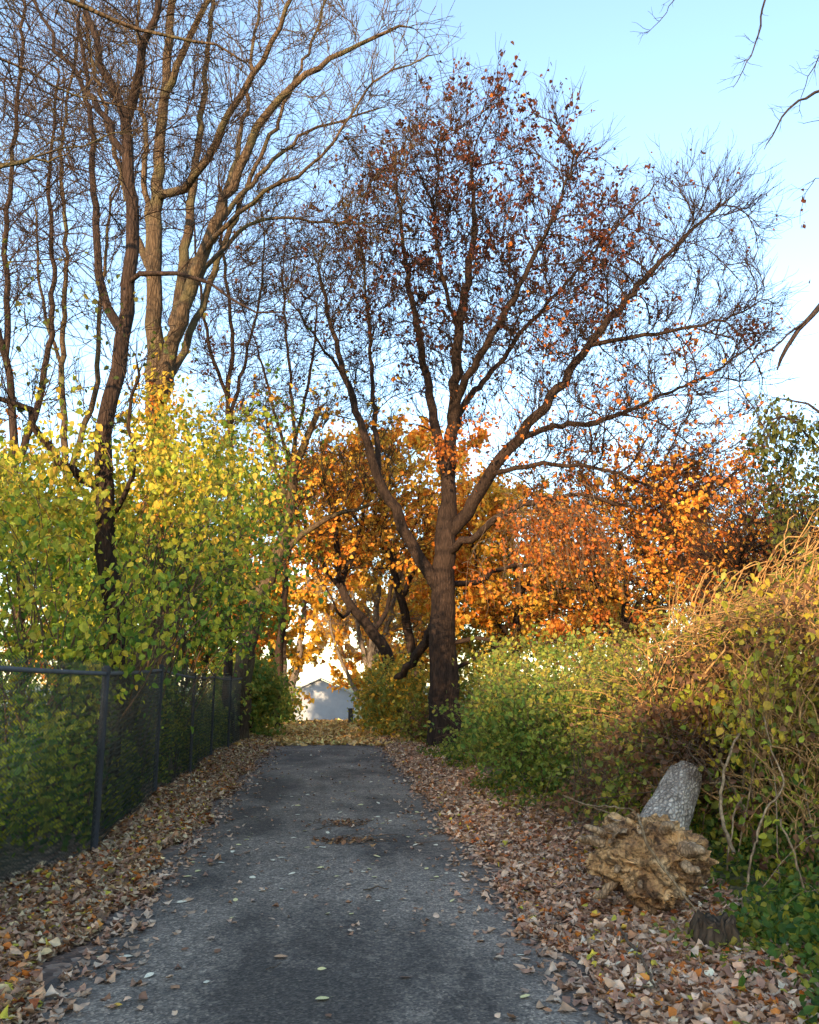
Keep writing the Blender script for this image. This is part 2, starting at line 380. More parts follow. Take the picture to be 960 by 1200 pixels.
# ------------------------------------------------------------------ trees
class Tree:
    def __init__(s): s.p = []; s.par = []; s.r = []; s.hand = []; s.ds = 1.0; s.rs = 1.0
    def limb(s, pts, r0, r1, step=.28, jit=.03):
        """pts: photo directions with real distances (x, y, Y)"""
        W = np.array([at(q[0], q[1], q[2]*s.ds) for q in pts])
        s.limb_w(W, r0*s.rs, r1*s.rs, step, jit)
    def limb_w(s, W, r0, r1, step=.28, jit=.03):
        if s.p:
            A = np.array(s.p); k = int(np.argmin(np.linalg.norm(A-W[0], axis=1))); par = k; W = np.vstack([A[k], W[1:]])
        else:
            par = -1
            if W[0][2] > gz(W[0][0], W[0][1])-.1: W = np.vstack([[W[0][0], W[0][1], float(gz(W[0][0], W[0][1]))-.15], W])
        S = spline(W, step); n = len(S); start = 0 if par < 0 else 1
        for i in range(start, n):
            t = i/(n-1); q = S[i]+(RNG.normal(0, jit, 3) if 0 < i else 0)
            s.p.append(q); s.par.append(par); s.r.append(r0*(1-t)+r1*t); s.hand.append(True); par = len(s.p)-1
    def colonize(s, A, step=.35, infl=3.0, kill=.5, iters=90, up=.06, jit=.12, start_h=0.0, minr=0.0):
        P = np.array(s.p); A = np.asarray(A)
        ok = (P[:, 2] >= start_h)
        D = np.full(len(A), 1e9); I = np.zeros(len(A), int)
        idx = np.where(ok)[0]
        for a0 in range(0, len(idx), 200):
            ii = idx[a0:a0+200]; d = np.linalg.norm(A[:, None]-P[ii][None], axis=2); j = d.argmin(1); dm = d[np.arange(len(A)), j]
            b = dm < D; D[b] = dm[b]; I[b] = ii[j[b]]
        kids = {}
        for it in range(iters):
            act = D < infl*(2.5 if it < 4 else 1)
            if not act.any(): break
            P = np.array(s.p)
            dirs = np.zeros_like(P); v = norm(A[act]-P[I[act]]); np.add.at(dirs, I[act], v)
            nodes = np.unique(I[act]); new = []
            for n in nodes:
                if kids.get(n, 0) >= 3: continue
                d = dirs[n]; l = np.linalg.norm(d)
                if l < 1e-4: d = RNG.normal(0, 1, 3); l = np.linalg.norm(d)
                d = d/l
                if s.par[n] >= 0:
                    pd = P[n]-P[s.par[n]]; pd = pd/max(np.linalg.norm(pd), 1e-6); d = d+.8*pd
                d = d+np.array([0, 0, up])+RNG.normal(0, jit, 3); d /= np.linalg.norm(d)
                q = P[n]+step*d
                s.p.append(q); s.par.append(int(n)); s.r.append(0); s.hand.append(False); kids[n] = kids.get(n, 0)+1
                new.append(len(s.p)-1)
            if not new: break
            NP = np.array([s.p[k] for k in new]); d = np.linalg.norm(A[:, None]-NP[None], axis=2); j = d.argmin(1); dm = d[np.arange(len(A)), j]
            b = dm < D; D[b] = dm[b]; I[b] = np.array(new)[j[b]]
            keep = D > kill; A = A[keep]; D = D[keep]; I = I[keep]
            if not len(A): break
    def solve(s, rtip=.007, p=2.15, flare=1.0):
        n = len(s.p); par = np.array(s.par); acc = np.zeros(n); r = np.zeros(n); cnt = np.zeros(n, int)
        for i in range(n):
            if par[i] >= 0: cnt[par[i]] += 1
        for i in range(n-1, -1, -1):
            pr = max(rtip**p, acc[i])**(1/p)
            r[i] = s.r[i] if s.hand[i] else pr
            if par[i] >= 0: acc[par[i]] += (r[i]**p if not s.hand[i] else 0)+.0
        for i in range(n):
            if par[i] >= 0: r[i] = min(r[i], r[par[i]]*(.97 if s.hand[i] else .82 if s.hand[par[i]] else 1.))
        if flare:
            P0 = np.array(s.p); z0 = P0[0, 2]
            for i in range(n):
                if s.hand[i] and P0[i, 2]-z0 < 2: r[i] *= 1+.30*flare*math.exp(-max(P0[i, 2]-z0, 0)/.35)
        s.rad = r; s.cnt = cnt; return r
    def mesh(s, split=.05):
        """trunk and limbs in one mesh, thin branches in another"""
        P = np.array(s.p); n = len(P); par = s.par; r = s.rad
        kids = [[] for _ in range(n)]
        for i in range(n):
            if par[i] >= 0: kids[par[i]].append(i)
        thick, thin = MB(), MB(); groups = {}
        stack = [(0, -1)]
        while stack:
            st, prev = stack.pop(); chain = [] if prev < 0 else [prev]; rr = [] if prev < 0 else [r[st]]
            k = st
            while True:
                chain.append(k); rr.append(r[k]); c = kids[k]
                if not c: break
                c = sorted(c, key=lambda q: -r[q])
                for o in c[1:]: stack.append((o, k))
                k = c[0]
            if len(chain) < 2: continue
            rr[-1] *= .6
            mr = rr[1]; sides = 12 if mr > .15 else 8 if mr > .07 else 6 if mr > .035 else 4 if mr > .016 else 3
            groups.setdefault((sides, len(chain), mr > split), []).append((P[chain], np.array(rr)))
        for (sides, K, big), lst in groups.items():
            tube_arr(thick if big else thin, np.array([a for a, b in lst]), np.array([b for a, b in lst]), sides)
        return thick, thin

def grow_twigs(P0, D, L, r0, nseg=4, wander=.25, up=.1):
    N = len(P0); pts = [P0]; d = norm(D); p = P0
    for k in range(nseg):
        d = norm(d+RNG.normal(0, wander, (N, 3))+np.array([0, 0, up])); p = p+d*(L/nseg)[:, None]; pts.append(p)
    P = np.stack(pts, 1); rad = r0[:, None]*np.linspace(1, .45, nseg+1)[None]
    return P, rad

def twig_layers(t, mb, n1, n2, L1, L2, r1, r2, rmax=.03, up=.1, droop=0.0, sel=None, w=.16):
    P = np.array(t.p); par = np.array(t.par); ok = np.where((t.rad < rmax) & (par >= 0))[0]
    if sel is not None: ok = ok[sel(P[ok])]
    if not len(ok): return np.zeros((0, 3)), np.zeros((0, 3))
    k = ok[RNG.integers(0, len(ok), n1)]
    D = norm(P[k]-P[par[k]]); cen = P.mean(0)*np.array([1, 1, 0])+np.array([0, 0, P[:, 2].min()*.5+P[:, 2].mean()*.5]); D = norm(D*.9+.55*norm(P[k]-cen)+RNG.normal(0, .38, D.shape)+np.array([0, 0, up-droop]))
    A, ra = grow_twigs(P[k]-(P[k]-P[par[k]])*RNG.uniform(0, 1, (n1, 1)), D, RNG.uniform(.5, 1.3, n1)*L1, np.full(n1, r1), 5, w, up*.4-droop*.5)
    tube_arr(mb, A, ra, 3)
    i = RNG.integers(0, n1, n2); j = RNG.integers(1, 6, n2)
    D = norm(A[i, j]-A[i, j-1]); D = norm(D+RNG.normal(0, .42, D.shape)+np.array([0, 0, up*.5-droop]))
    B, rb = grow_twigs(A[i, j], D, RNG.uniform(.5, 1.3, n2)*L2, np.full(n2, r2), 3, w, up*.4-droop*.5)
    tube_arr(mb, B, rb, 3)
    pts = np.concatenate([B[:, 1:].reshape(-1, 3), A[:, 2:].reshape(-1, 3)])
    dr = np.concatenate([(B[:, 1:]-B[:, :-1]).reshape(-1, 3), (A[:, 2:]-A[:, 1:-1]).reshape(-1, 3)])
    return pts, norm(dr)

def leaf_on(mb, pts, n, size, palette, hang=.6, spread=.04, weight=None):
    if len(pts) == 0 or n == 0: return
    if weight is not None:
        w = weight(pts); w = w/w.sum(); k = RNG.choice(len(pts), n, p=w)
    else: k = RNG.integers(0, len(pts), n)
    C = pts[k]+RNG.normal(0, spread, (n, 3))
    tip = RNG.normal(0, 1, (n, 3))+np.array([0, 0, -hang*1.6]); nr = RNG.normal(0, 1, (n, 3))
    leaves(mb, C, RNG.uniform(.6, 1.25, n)*size, tip, nr, pal(palette, n))

def clumpy(scale, seed, power=3):
    def f(p):
        return np.array([max(.02, .5+1.1*mnoise.noise(Vector((q[0]*scale+seed, q[1]*scale, q[2]*scale))))**power for q in p])
    return f

def ellips(c, rad, n, shell=.5):
    d = norm(RNG.normal(0, 1, (n, 3))); r = RNG.uniform(0, 1, (n, 1))**(1/(3+shell*3))
    return np.array(c)+d*r*np.array(rad)

def finish(t, name, label, bark, twig_mb_fn, cat='tree', group=None, split=.05, flare=1.0, rtip=.007):
    t.solve(rtip, flare=flare)
    b = t.p[0]; root = empty(name, b, label, cat, group)
    thick, thin = t.mesh(split); lf = MB()
    twig_mb_fn(t, thin, lf)
    if thick.n: thick.build('trunk', M[bark], root)
    if thin.n: thin.build('branches', M[bark], root)
    if lf.n: lf.build('foliage', M['leaf'], root, smooth=False, col=True)
    return root

# --- the big spreading tree on the right of the drive
t = Tree()
t.limb([(523, 882, 23), (521, 820, 23), (520, 760, 23), (519, 700, 23), (521, 650, 23), (524, 600, 23)], .48, .33, .3, .02)
t.limb([(524, 600, 23), (526, 550, 23.1), (529, 500, 23), (533, 450, 22.7), (538, 390, 22.5), (548, 320, 22.5), (556, 260, 22.7), (552, 190, 23)], .23, .04)
t.limb([(526, 560, 23), (510, 500, 23.6), (498, 430, 24.2), (482, 350, 24.6), (470, 270, 25), (462, 190, 25)], .17, .03)
t.limb([(526, 640, 23), (548, 600, 22.7), (572, 560, 22.3), (605, 515, 22), (645, 465, 21.8), (690, 405, 21.6), (735, 350, 21.6), (790, 290, 21.8), (850, 235, 22)], .20, .025)
t.limb([(518, 700, 23), (492, 655, 22.8), (468, 610, 22.5), (445, 560, 22.3), (425, 505, 22.1), (405, 440, 22), (388, 375, 22), (372, 310, 22.2)], .19, .03)
t.limb([(445, 560, 22.3), (440, 500, 23), (436, 430, 23.5), (430, 350, 24), (424, 280, 24)], .09, .02)
t.limb([(531, 470, 22.8), (560, 420, 22), (590, 370, 21.4), (622, 310, 21), (650, 250, 20.8), (672, 190, 20.8)], .13, .02)
t.limb([(528, 510, 23), (548, 470, 24), (580, 430, 25), (620, 380, 25.8), (665, 330, 26.3), (720, 270, 26.6), (770, 215, 26.8)], .12, .02)
t.limb([(605, 515, 22), (650, 500, 22.5), (700, 495, 23.2), (760, 470, 24), (830, 440, 24.5), (890, 400, 24.6)], .09, .02)
t.limb([(572, 560, 22.3), (620, 545, 21.5), (680, 545, 21), (740, 560, 20.5), (800, 590, 20.3)], .08, .02)
t.limb([(690, 405, 21.6), (740, 395, 21), (800, 385, 20.6), (860, 370, 20.4), (900, 350, 20.4)], .07, .015)
t.limb([(526, 650, 23), (560, 625, 21.8), (600, 598, 21), (650, 582, 20.2), (700, 582, 19.6), (750, 600, 19.2)], .12, .03)
t.limb([(527, 690, 23), (555, 683, 24), (590, 665, 25), (640, 660, 26), (700, 650, 27)], .09, .03)
t.limb([(527, 755, 23), (560, 748, 22.4), (590, 755, 22), (625, 755, 21.6), (665, 750, 21)], .07, .03)
t.limb([(528, 790, 23), (552, 772, 23.6), (575, 762, 24), (612, 735, 24.8)], .06, .025)
t.limb([(515, 712, 23), (506, 742, 23.5), (490, 768, 24.2), (476, 788, 25), (462, 796, 25.6)], .15, .10, .28, .05)
t.limb([(538, 390, 22.5), (520, 330, 21.6), (510, 260, 21), (515, 180, 21)], .07, .015)
t.limb([(405, 440, 22), (380, 410, 21.4), (358, 380, 21), (335, 345, 20.8)], .05, .015)
A = np.concatenate([
    ellips(at(560, 285, 23), (4.7, 4.2, 4.0), 1350), ellips(at(460, 350, 23), (3.0, 3.5, 4.0), 650),
    ellips(at(620, 410, 23), (4.2, 4.5, 3.8), 750), ellips(at(760, 400, 22.5), (3.8, 3.6, 3.6), 800), ellips(at(820, 270, 22), (2.0, 2.0, 1.9), 260),
    ellips(at(740, 550, 21.5), (3.8, 3.2, 1.7), 420)])
A = A[A[:, 2] > 6.0]
t.colonize(A, .38, 3.4, .5, 80, .03, .07, start_h=6.2)
def tw(t, mb, lf):
    pts, _ = twig_layers(t, mb, 6500, 20000, 1.0, .5, .0095, .0065, .04, .16)
    # brown leaves still hang in the upper left dome, the right side is bare
    top = at(560, 260, 23)
    def wgt(p):
        q = np.exp(-(((p[:, 0]-top[0])/4.6)**4+((p[:, 2]-top[2]-.8)/4.6)**4))
        return (q+.02)*clumpy(1.1, 3, 2)(p)
    sub = pts[RNG.integers(0, len(pts), 11000)]
    leaf_on(lf, sub, 10500, .12, 'redbrown', .6, .06, wgt)
    leaf_on(lf, sub, 350, .12, 'rust', .6, .06, wgt)
    low = sub[(sub[:, 2] < 9.5)]
    leaf_on(lf, low, 800, .14, 'rust', .6, .1)
    for (cx, cy, k) in ((800, 405, 130), (880, 392, 200), (720, 370, 110), (650, 400, 70), (520, 520, 150), (560, 500, 90), (545, 540, 90)):
        c = at(cx, cy, 21.8); p = c+RNG.normal(0, 1, (60, 3))*np.array([.28, .5, .25]); leaf_on(lf, p, k, .12, 'rust' if cx != 880 else 'redbrown', .6, .1)
finish(t, 'spreading_tree', 'tall spreading tree with thick dark trunk and sparse red-brown leaves, right of the drive', 'bark', tw, rtip=.011)
big_tree = t

# --- tall bare trees behind the chain-link fence on the left
t = Tree(); t.ds = 1.25; t.rs = 1.08
t.limb([(176, 868, 13), (180, 800, 13), (184, 700, 13), (187, 600, 13), (184, 500, 13), (180, 400, 13), (181, 320, 13), (184, 230, 13), (190, 140, 13.1), (197, 60, 13.2), (205, -30, 13.3), (214, -130, 13.5)], .33, .12, .3, .02)
t.limb([(186, 470, 13), (203, 400, 12.8), (222, 340, 12.6), (245, 280, 12.4), (272, 215, 12.2), (305, 150, 12), (345, 100, 11.8), (400, 60, 11.7), (470, 30, 11.6)], .15, .025)
t.limb([(203, 400, 12.8), (214, 330, 13.2), (222, 250, 13.6), (232, 160, 14), (243, 70, 14.3), (252, -30, 14.5)], .12, .05)
t.limb([(214, 335, 13.2), (240, 290, 13.6), (275, 240, 14), (320, 190, 14.4), (370, 150, 14.8), (440, 130, 15)], .075, .02)
t.limb([(184, 240, 13), (215, 220, 12.5), (250, 170, 12), (285, 110, 11.6), (320, 50, 11.3), (350, -20, 11)], .09, .03)
t.limb([(222, 340, 12.6), (252, 300, 12.8), (290, 262, 13), (335, 255, 13.2), (400, 262, 13.4), (455, 262, 13.6)], .05, .014)
t.limb([(190, 130, 13.1), (215, 60, 12.8), (250, -10, 12.5), (290, -90, 12.2)], .08, .03)
t.limb([(181, 330, 13), (160, 270, 13.6), (140, 200, 14.2), (118, 110, 14.8), (100, 20, 15.2), (88, -60, 15.4)], .08, .03)
t.limb([(245, 280, 12.4), (270, 200, 12.8), (290, 120, 13.2), (300, 40, 13.5), (315, -40, 13.6)], .065, .025)
t.limb([(190, 470, 13), (212, 420, 13.3), (236, 360, 13.6), (262, 290, 13.9), (284, 230, 14.2), (318, 160, 14.5), (352, 80, 14.8), (390, -20, 15)], .085, .025)
t.limb([(181, 330, 13), (172, 250, 13.4), (170, 160, 13.8), (164, 60, 14.2), (160, -60, 14.5)], .075, .03)
t.limb([(236, 300, 12.5), (268, 262, 12), (310, 225, 11.6), (352, 205, 11.3), (400, 150, 11.1), (440, 95, 11), (500, 70, 11)], .045, .012)
at_ = lambda x, y, Y: at(x, y, Y*1.25)
A = np.concatenate([ellips(at_(320, 90, 12.5), (3.25, 3.12, 3.25), 420), ellips(at_(200, 0, 13), (4.00, 4.20, 4.25), 420), ellips(at_(400, 110, 12.6), (2.38, 2.40, 1.75), 260), ellips(at_(350, 300, 13.2), (2.00, 1.92, 1.50), 160)])
t.colonize(A, .34, 3.2, .44, 80, .02, .07, start_h=6)
def tw(t, mb, lf):
    twig_layers(t, mb, 2000, 5600, .9, .45, .008, .0056, .03, .12)
    # climber with orange-yellow leaves on the trunk
    c = np.array([at_(186, y, 13-.3) for y in np.linspace(450, 620, 60)])
    leaf_on(lf, c, 1100, .11, 'topyellow', .8, .28); leaf_on(lf, c, 500, .11, 'orange', .8, .25)
finish(t, 'tall_bare_tree', 'tallest bare tree behind the fence, its pale trunk rising straight above the yellow climber', 'barkgrey', tw, group='bare trees left of the drive', rtip=.005)

t = Tree()
t.limb([(124, 940, 11.6), (130, 850, 11.4), (136, 760, 11.1), (132, 680, 10.8), (126, 610, 10.8), (122, 540, 10.9), (128, 470, 11), (142, 400, 11), (151, 330, 11), (154, 260, 11), (152, 190, 11), (146, 140, 11)], .17, .12, .3, .02)
t.limb([(146, 140, 11), (125, 90, 11.2), (105, 30, 11.5), (85, -40, 11.8)], .07, .03)
t.limb([(148, 150, 11), (165, 90, 10.7), (178, 20, 10.4), (190, -60, 10.2)], .075, .03)
t.limb([(150, 190, 11), (120, 130, 11.4), (90, 90, 11.8), (50, 20, 12), (30, -30, 12)], .055, .02)
t.limb([(124, 575, 10.9), (96, 560, 10.7), (72, 545, 10.5), (50, 510, 10.3), (28, 480, 10.2), (-5, 462, 10), (-60, 440, 10)], .065, .03)
t.limb([(126, 610, 10.8), (150, 580, 10.5), (160, 540, 10.3), (150, 500, 10.2), (158, 440, 10)], .04, .02)
t.limb([(144, 395, 11), (120, 340, 11.4), (112, 260, 11.8), (108, 180, 12.2), (100, 100, 12.5), (92, 10, 12.8)], .07, .03)
t.limb([(151, 330, 11), (190, 320, 10.7), (230, 325, 10.4), (270, 345, 10.2), (330, 375, 10)], .04, .01)
A = np.concatenate([ellips(at(100, 40, 11), (2.4, 2.4, 2.4), 280), ellips(at(60, 430, 10.5), (1.4, 1.3, 1.2), 150), ellips(at(180, 120, 10.6), (1.7, 1.6, 2.0), 240), ellips(at(40, 200, 11.5), (1.5, 1.5, 2), 200)])
t.colonize(A, .25, 2.2, .32, 70, .02, .08, start_h=4)
def tw(t, mb, lf):
    pts, _ = twig_layers(t, mb, 1300, 3500, .65, .34, .006, .0042, .03, .1)
    leaf_on(lf, pts[pts[:, 2] < 7], 260, .08, 'olive', .8, .05)
finish(t, 'dark_trunk_tree', 'slender tree with dark bent trunk behind the fence, forking in the upper left', 'bark', tw, group='bare trees left of the drive', rtip=.005)

# --- further bare trees on the left
def bare(name, label, base, H, lean, rad, r0, bark, seed_y, Y, A_list, n1, n2, leaf=None, grp='bare trees left of the drive'):
    pass

def px_tree(label, pts, r0, r1, extra, crowns, n1, n2, bark='bark', leaf=None, name='bare_tree', group='bare trees left of the drive', step=.35, rt=.0095, up=.1, cat='tree', tr=.0085):
    t = Tree(); t.limb(pts, r0, r1, .35, .03)
    for p, a, b in extra: t.limb(p, a, b, .35, .03)
    A = np.concatenate([ellips(at(x, y, Y), rr, n) for (x, y, Y, rr, n) in crowns])
    zmin = t.p[0][2]+1.5
    t.colonize(A, step, 3.4, step*1.35, 70, up*.6, .07, start_h=zmin)
    def tw(t, mb, lf):
        pts, _ = twig_layers(t, mb, n1, n2, .9, .5, tr, tr*.7, .03, up)
        if leaf:
            for (pn, cnt, size, w) in leaf:
                leaf_on(lf, pts[RNG.integers(0, len(pts), max(300, cnt//2))], cnt, size, pn, .5, .09, w)
    return finish(t, name, label, bark, tw, cat, group, rtip=rt)

px_tree('thin bare tree with several upright stems at the far left edge behind the fence',
        [(20, 860, 19), (22, 700, 19), (18, 560, 19), (10, 420, 19), (8, 280, 19), (20, 140, 19), (30, 0, 19)], .16, .05,
        [([(18, 560, 19), (50, 450, 19.5), (62, 330, 20), (58, 200, 20), (70, 80, 20)], .09, .03), ([(10, 420, 19), (-30, 300, 18.5), (-50, 180, 18)], .08, .03)],
        [(20, 130, 19, (3.2, 3, 5), 420), (10, 380, 19, (2.2, 2, 2.5), 160)], 900, 2400, 'bark')
px_tree('thin bare tree rising between the tall pale trunk and the dark bent trunk',
        [(88, 860, 22), (86, 700, 22), (78, 560, 22), (72, 430, 22), (78, 300, 22), (72, 180, 22), (90, 60, 22)], .17, .05,
        [([(78, 560, 22), (110, 460, 22), (118, 350, 22), (130, 230, 22)], .09, .03), ([(72, 430, 22), (50, 350, 22), (40, 240, 22)], .06, .02)],
        [(90, 200, 22, (3.2, 3, 5), 380)], 800, 2200, 'barkgrey')
px_tree('slim bare tree beside the fence end with upright forks against the sky',
        [(268, 860, 25), (266, 760, 25), (268, 650, 25), (270, 560, 25), (268, 470, 25), (272, 390, 25), (262, 300, 25), (258, 220, 25)], .16, .05,
        [([(268, 500, 25), (285, 430, 25.5), (305, 350, 26), (310, 270, 26)], .07, .025), ([(268, 470, 25), (245, 400, 24.5), (232, 320, 24), (225, 240, 24)], .07, .025)],
        [(270, 300, 25, (2.6, 2.6, 4.2), 420), (290, 450, 25, (2.0, 2, 2), 160)], 1200, 3400, 'bark')
px_tree('slender bare tree with reddish twigs standing just left of the open drive',
        [(322, 850, 33), (330, 740, 33), (338, 640, 33), (345, 560, 33), (342, 470, 33), (336, 400, 33), (330, 320, 33)], .2, .06,
        [([(342, 520, 33), (365, 430, 33.5), (372, 350, 34)], .09, .03), ([(345, 560, 33), (318, 470, 32.5), (300, 400, 32)], .09, .03)],
        [(340, 380, 33, (4.0, 3.4, 5.2), 560)], 1300, 3800, 'bark', leaf=[('redbrown', 900, .15, None)])

# --- leaning tree past the end of the fence
px_tree('grey tree leaning right past the fence end, its limb reaching over the drive',
        [(276, 872, 26), (284, 810, 26), (288, 760, 26), (302, 705, 26), (325, 655, 25.8), (338, 600, 25.6), (348, 545, 25.5), (372, 480, 25.3)], .36, .08,
        [([(325, 655, 25.8), (352, 628, 25.4), (384, 606, 25), (420, 598, 24.8), (450, 580, 24.6)], .12, .03), ([(302, 705, 26), (286, 640, 26.4), (272, 570, 26.8)], .12, .04), ([(338, 600, 25.6), (322, 540, 26), (310, 470, 26.4)], .09, .03)],
        [(390, 540, 25, (2.4, 2.4, 2.0), 260), (300, 560, 26, (2.2, 2.2, 2.6), 220)], 900, 2600, 'barkgrey',
        leaf=[('green', 900, .15, lambda p: np.exp(-((p[:, 0]-at(300, 600, 26)[0])/1.2)**2)), ('yellow', 500, .15, None), ('orange', 700, .15, None)], name='leaning_tree', group=None)

# --- crooked tree bending left over the drive, behind the big one
px_tree('crooked dark tree bending left over the drive behind the big spreading tree',
        [(470, 868, 29), (466, 820, 29), (456, 775, 28.8), (438, 742, 28.5), (414, 712, 28.2), (400, 685, 28), (395, 650, 28), (392, 610, 28)], .27, .08,
        [([(400, 685, 28), (412, 650, 28), (424, 612, 28.2), (430, 570, 28.3)], .11, .04), ([(404, 695, 28), (380, 660, 27.6), (362, 630, 27.4), (352, 600, 27.3)], .09, .03), ([(414, 712, 28.2), (402, 725, 27.8), (388, 700, 27.4), (372, 672, 27.2)], .07, .02), ([(438, 742, 28.5), (452, 715, 29), (462, 670, 29.4), (480, 630, 29.6)], .09, .03)],
        [(410, 610, 28, (3.0, 2.6, 2.2), 420)], 1000, 3000, 'barkdark', leaf=[('orange', 3600, .17, None), ('yellow', 900, .17, None)], name='crooked_tree', group=None)

# --- orange and yellow trees further down the drive
OG = 'orange and yellow trees along the drive'
px_tree('bright orange tree in the gap left of the big trunk, arching over the drive',
        [(492, 860, 38), (486, 780, 38), (470, 700, 38), (455, 640, 38), (448, 590, 38), (440, 540, 38)], .3, .08,
        [([(470, 700, 38), (500, 640, 38), (520, 580, 38)], .14, .04), ([(455, 650, 38), (420, 610, 37), (395, 580, 36)], .12, .04)],
        [(440, 590, 37.5, (4.6, 3.6, 3.0), 420), (500, 590, 38.5, (3.6, 3.2, 3.6), 260)], 900, 3000, 'barkdark', leaf=[('orange', 7000, .24, clumpy(.5, 5, 2)), ('yellow', 2800, .24, None)], name='orange_tree', group=OG, step=.5)
px_tree('golden orange tree directly behind the right side of the big dark trunk',
        [(604, 858, 33), (602, 780, 33), (608, 700, 33), (600, 640, 33)], .26, .1,
        [([(608, 700, 33), (640, 650, 33), (660, 600, 33)], .12, .04), ([(602, 760, 33), (570, 700, 33), (555, 640, 33)], .12, .04)],
        [(600, 665, 33, (3.8, 3.2, 3.2), 380), (640, 720, 32, (3.0, 2.8, 1.8), 200), (560, 640, 34, (2.2, 2.2, 2.4), 140)], 900, 3000, 'barkdark', leaf=[('orange', 7500, .22, clumpy(.5, 15, 2)), ('yellow', 4200, .22, clumpy(.5, 25, 2))], name='orange_tree', group=OG, step=.5)
px_tree('rust and orange leaved tree in the middle of the right-hand thicket',
        [(730, 850, 25), (726, 780, 25), (735, 700, 25), (728, 640, 25)], .17, .05,
        [([(730, 740, 25), (760, 680, 25), (780, 620, 25)], .08, .03), ([(728, 760, 25), (700, 690, 25), (690, 640, 25)], .08, .03)],
        [(745, 640, 25, (2.8, 2.6, 2.9), 380), (690, 710, 24, (1.9, 1.9, 1.6), 130), (660, 600, 25.5, (1.5, 1.4, 1.1), 80)], 700, 2400, 'bark', leaf=[('rust', 2000, .14, clumpy(.8, 31, 3)), ('orange', 3800, .15, clumpy(.8, 37, 3))], name='orange_tree', group=OG)
px_tree('sparse red-orange leaved tree in the thicket toward the right edge',
        [(840, 850, 21), (838, 780, 21), (828, 700, 21), (835, 630, 21)], .13, .04,
        [([(832, 730, 21), (870, 670, 21), (888, 610, 21)], .07, .025), ([(830, 720, 21), (800, 660, 21), (790, 600, 21)], .06, .025)],
        [(835, 640, 21, (2.5, 2.3, 2.2), 300), (800, 580, 21, (1.3, 1.3, 1.0), 80)], 700, 2400, 'bark', leaf=[('rust', 2000, .12, clumpy(.7, 41, 2)), ('orange', 3000, .12, clumpy(.7, 47, 2))], name='orange_tree', group=OG)
px_tree('small orange leaved tree low behind the bramble mound at the right edge',
        [(925, 850, 17), (922, 780, 17), (915, 720, 17), (925, 650, 17)], .11, .03,
        [([(918, 740, 17), (950, 680, 17), (960, 640, 17)], .05, .02), ([(918, 740, 17), (890, 690, 17)], .05, .02)],
        [(915, 680, 17, (1.8, 1.7, 1.4), 300)], 1100, 3600, 'bark', leaf=[('rust', 1800, .10, None), ('orange', 900, .10, None)], name='orange_tree', group=OG)
px_tree('yellow leaved tree left of the far end of the drive, with two grey stems',
        [(333, 848, 42), (332, 790, 42), (330, 730, 42), (326, 670, 42)], .26, .12,
        [([(344, 846, 42), (348, 780, 42), (356, 720, 42), (362, 660, 42)], .22, .07)],
        [(330, 680, 42, (4.2, 3.6, 4.0), 340), (300, 760, 42, (3, 2.6, 2.4), 150)], 700, 2200, 'barkpale', leaf=[('yellow', 6500, .26, clumpy(.4, 61, 2)), ('orange', 3200, .26, clumpy(.4, 66, 2))], name='yellow_tree', group=OG, step=.55)
px_tree('pale grey branching bare tree with many stems right of the far drive end',
        [(436, 850, 40), (434, 790, 40), (440, 730, 40), (446, 670, 40)], .3, .08,
        [([(434, 790, 40), (420, 740, 40), (412, 680, 40)], .16, .05), ([(434, 780, 40), (455, 730, 40), (470, 670, 40), (490, 620, 40)], .15, .04), ([(430, 850, 40), (412, 800, 39.5), (396, 762, 39), (388, 735, 38.6)], .14, .04)],
        [(445, 700, 40, (3.2, 3, 3.4), 380), (405, 740, 39.5, (1.4, 1.6, 2.0), 100)], 1100, 3000, 'barkpale', leaf=[('yellow', 900, .22, None)], name='many_stemmed_tree', group=None, step=.5)
px_tree('yellow-orange tree furthest down the drive, above the pale shed on the right',
        [(432, 842, 62), (436, 790, 62), (430, 730, 62)], .35, .15, [],
        [(452, 720, 62, (5.0, 4, 5), 300), (430, 790, 62, (2.2, 2.4, 2.6), 80)], 500, 1600, 'bark', leaf=[('yellow', 5200, .36, None), ('orange', 2400, .36, None)], name='yellow_tree', group=OG, step=.8)
px_tree('yellow tree furthest down the drive, beside the pale shed on the left',
        [(318, 842, 62), (320, 790, 62), (318, 730, 62)], .35, .15, [],
        [(312, 720, 62, (5.0, 4, 5), 300), (330, 800, 62, (1.6, 2.4, 2.4), 70)], 500, 1600, 'bark', leaf=[('yellow', 5600, .36, None), ('orange', 1800, .36, None)], name='yellow_tree', group=OG, step=.8)

# --- ivy-hung tree at the right edge and the branches that reach in from trees beside the camera
t = Tree()
t.limb([(1010, 900, 12), (1005, 780, 12), (985, 680, 12), (975, 600, 12), (985, 500, 12), (990, 420, 12)], .14, .05)
t.limb([(978, 560, 12), (950, 510, 11.8), (915, 485, 11.6), (885, 500, 11.4)], .03, .008)
t.limb([(985, 500, 12), (950, 475, 12.2), (905, 470, 12.4)], .03, .008)
t.limb([(985, 680, 12), (960, 640, 11.6), (925, 620, 11.4)], .03, .008)
A = np.concatenate([ellips(at(950, 540, 12), (.75, .8, .9), 160), ellips(at(990, 640, 12), (.7, .8, 1.3), 160)])
t.colonize(A, .2, 1.6, .26, 50, -.1, .16, start_h=2)
def tw(t, mb, lf):
    pts, _ = twig_layers(t, mb, 500, 1400, .45, .3, .005, .0035, .02, 0, .5)
    leaf_on(lf, pts, 2600, .085, 'olive', 1.2, .04)
finish(t, 'drooping_tree', 'dark tree with drooping olive green leaves half cut by the right edge', 'barkdark', tw, rtip=.004)

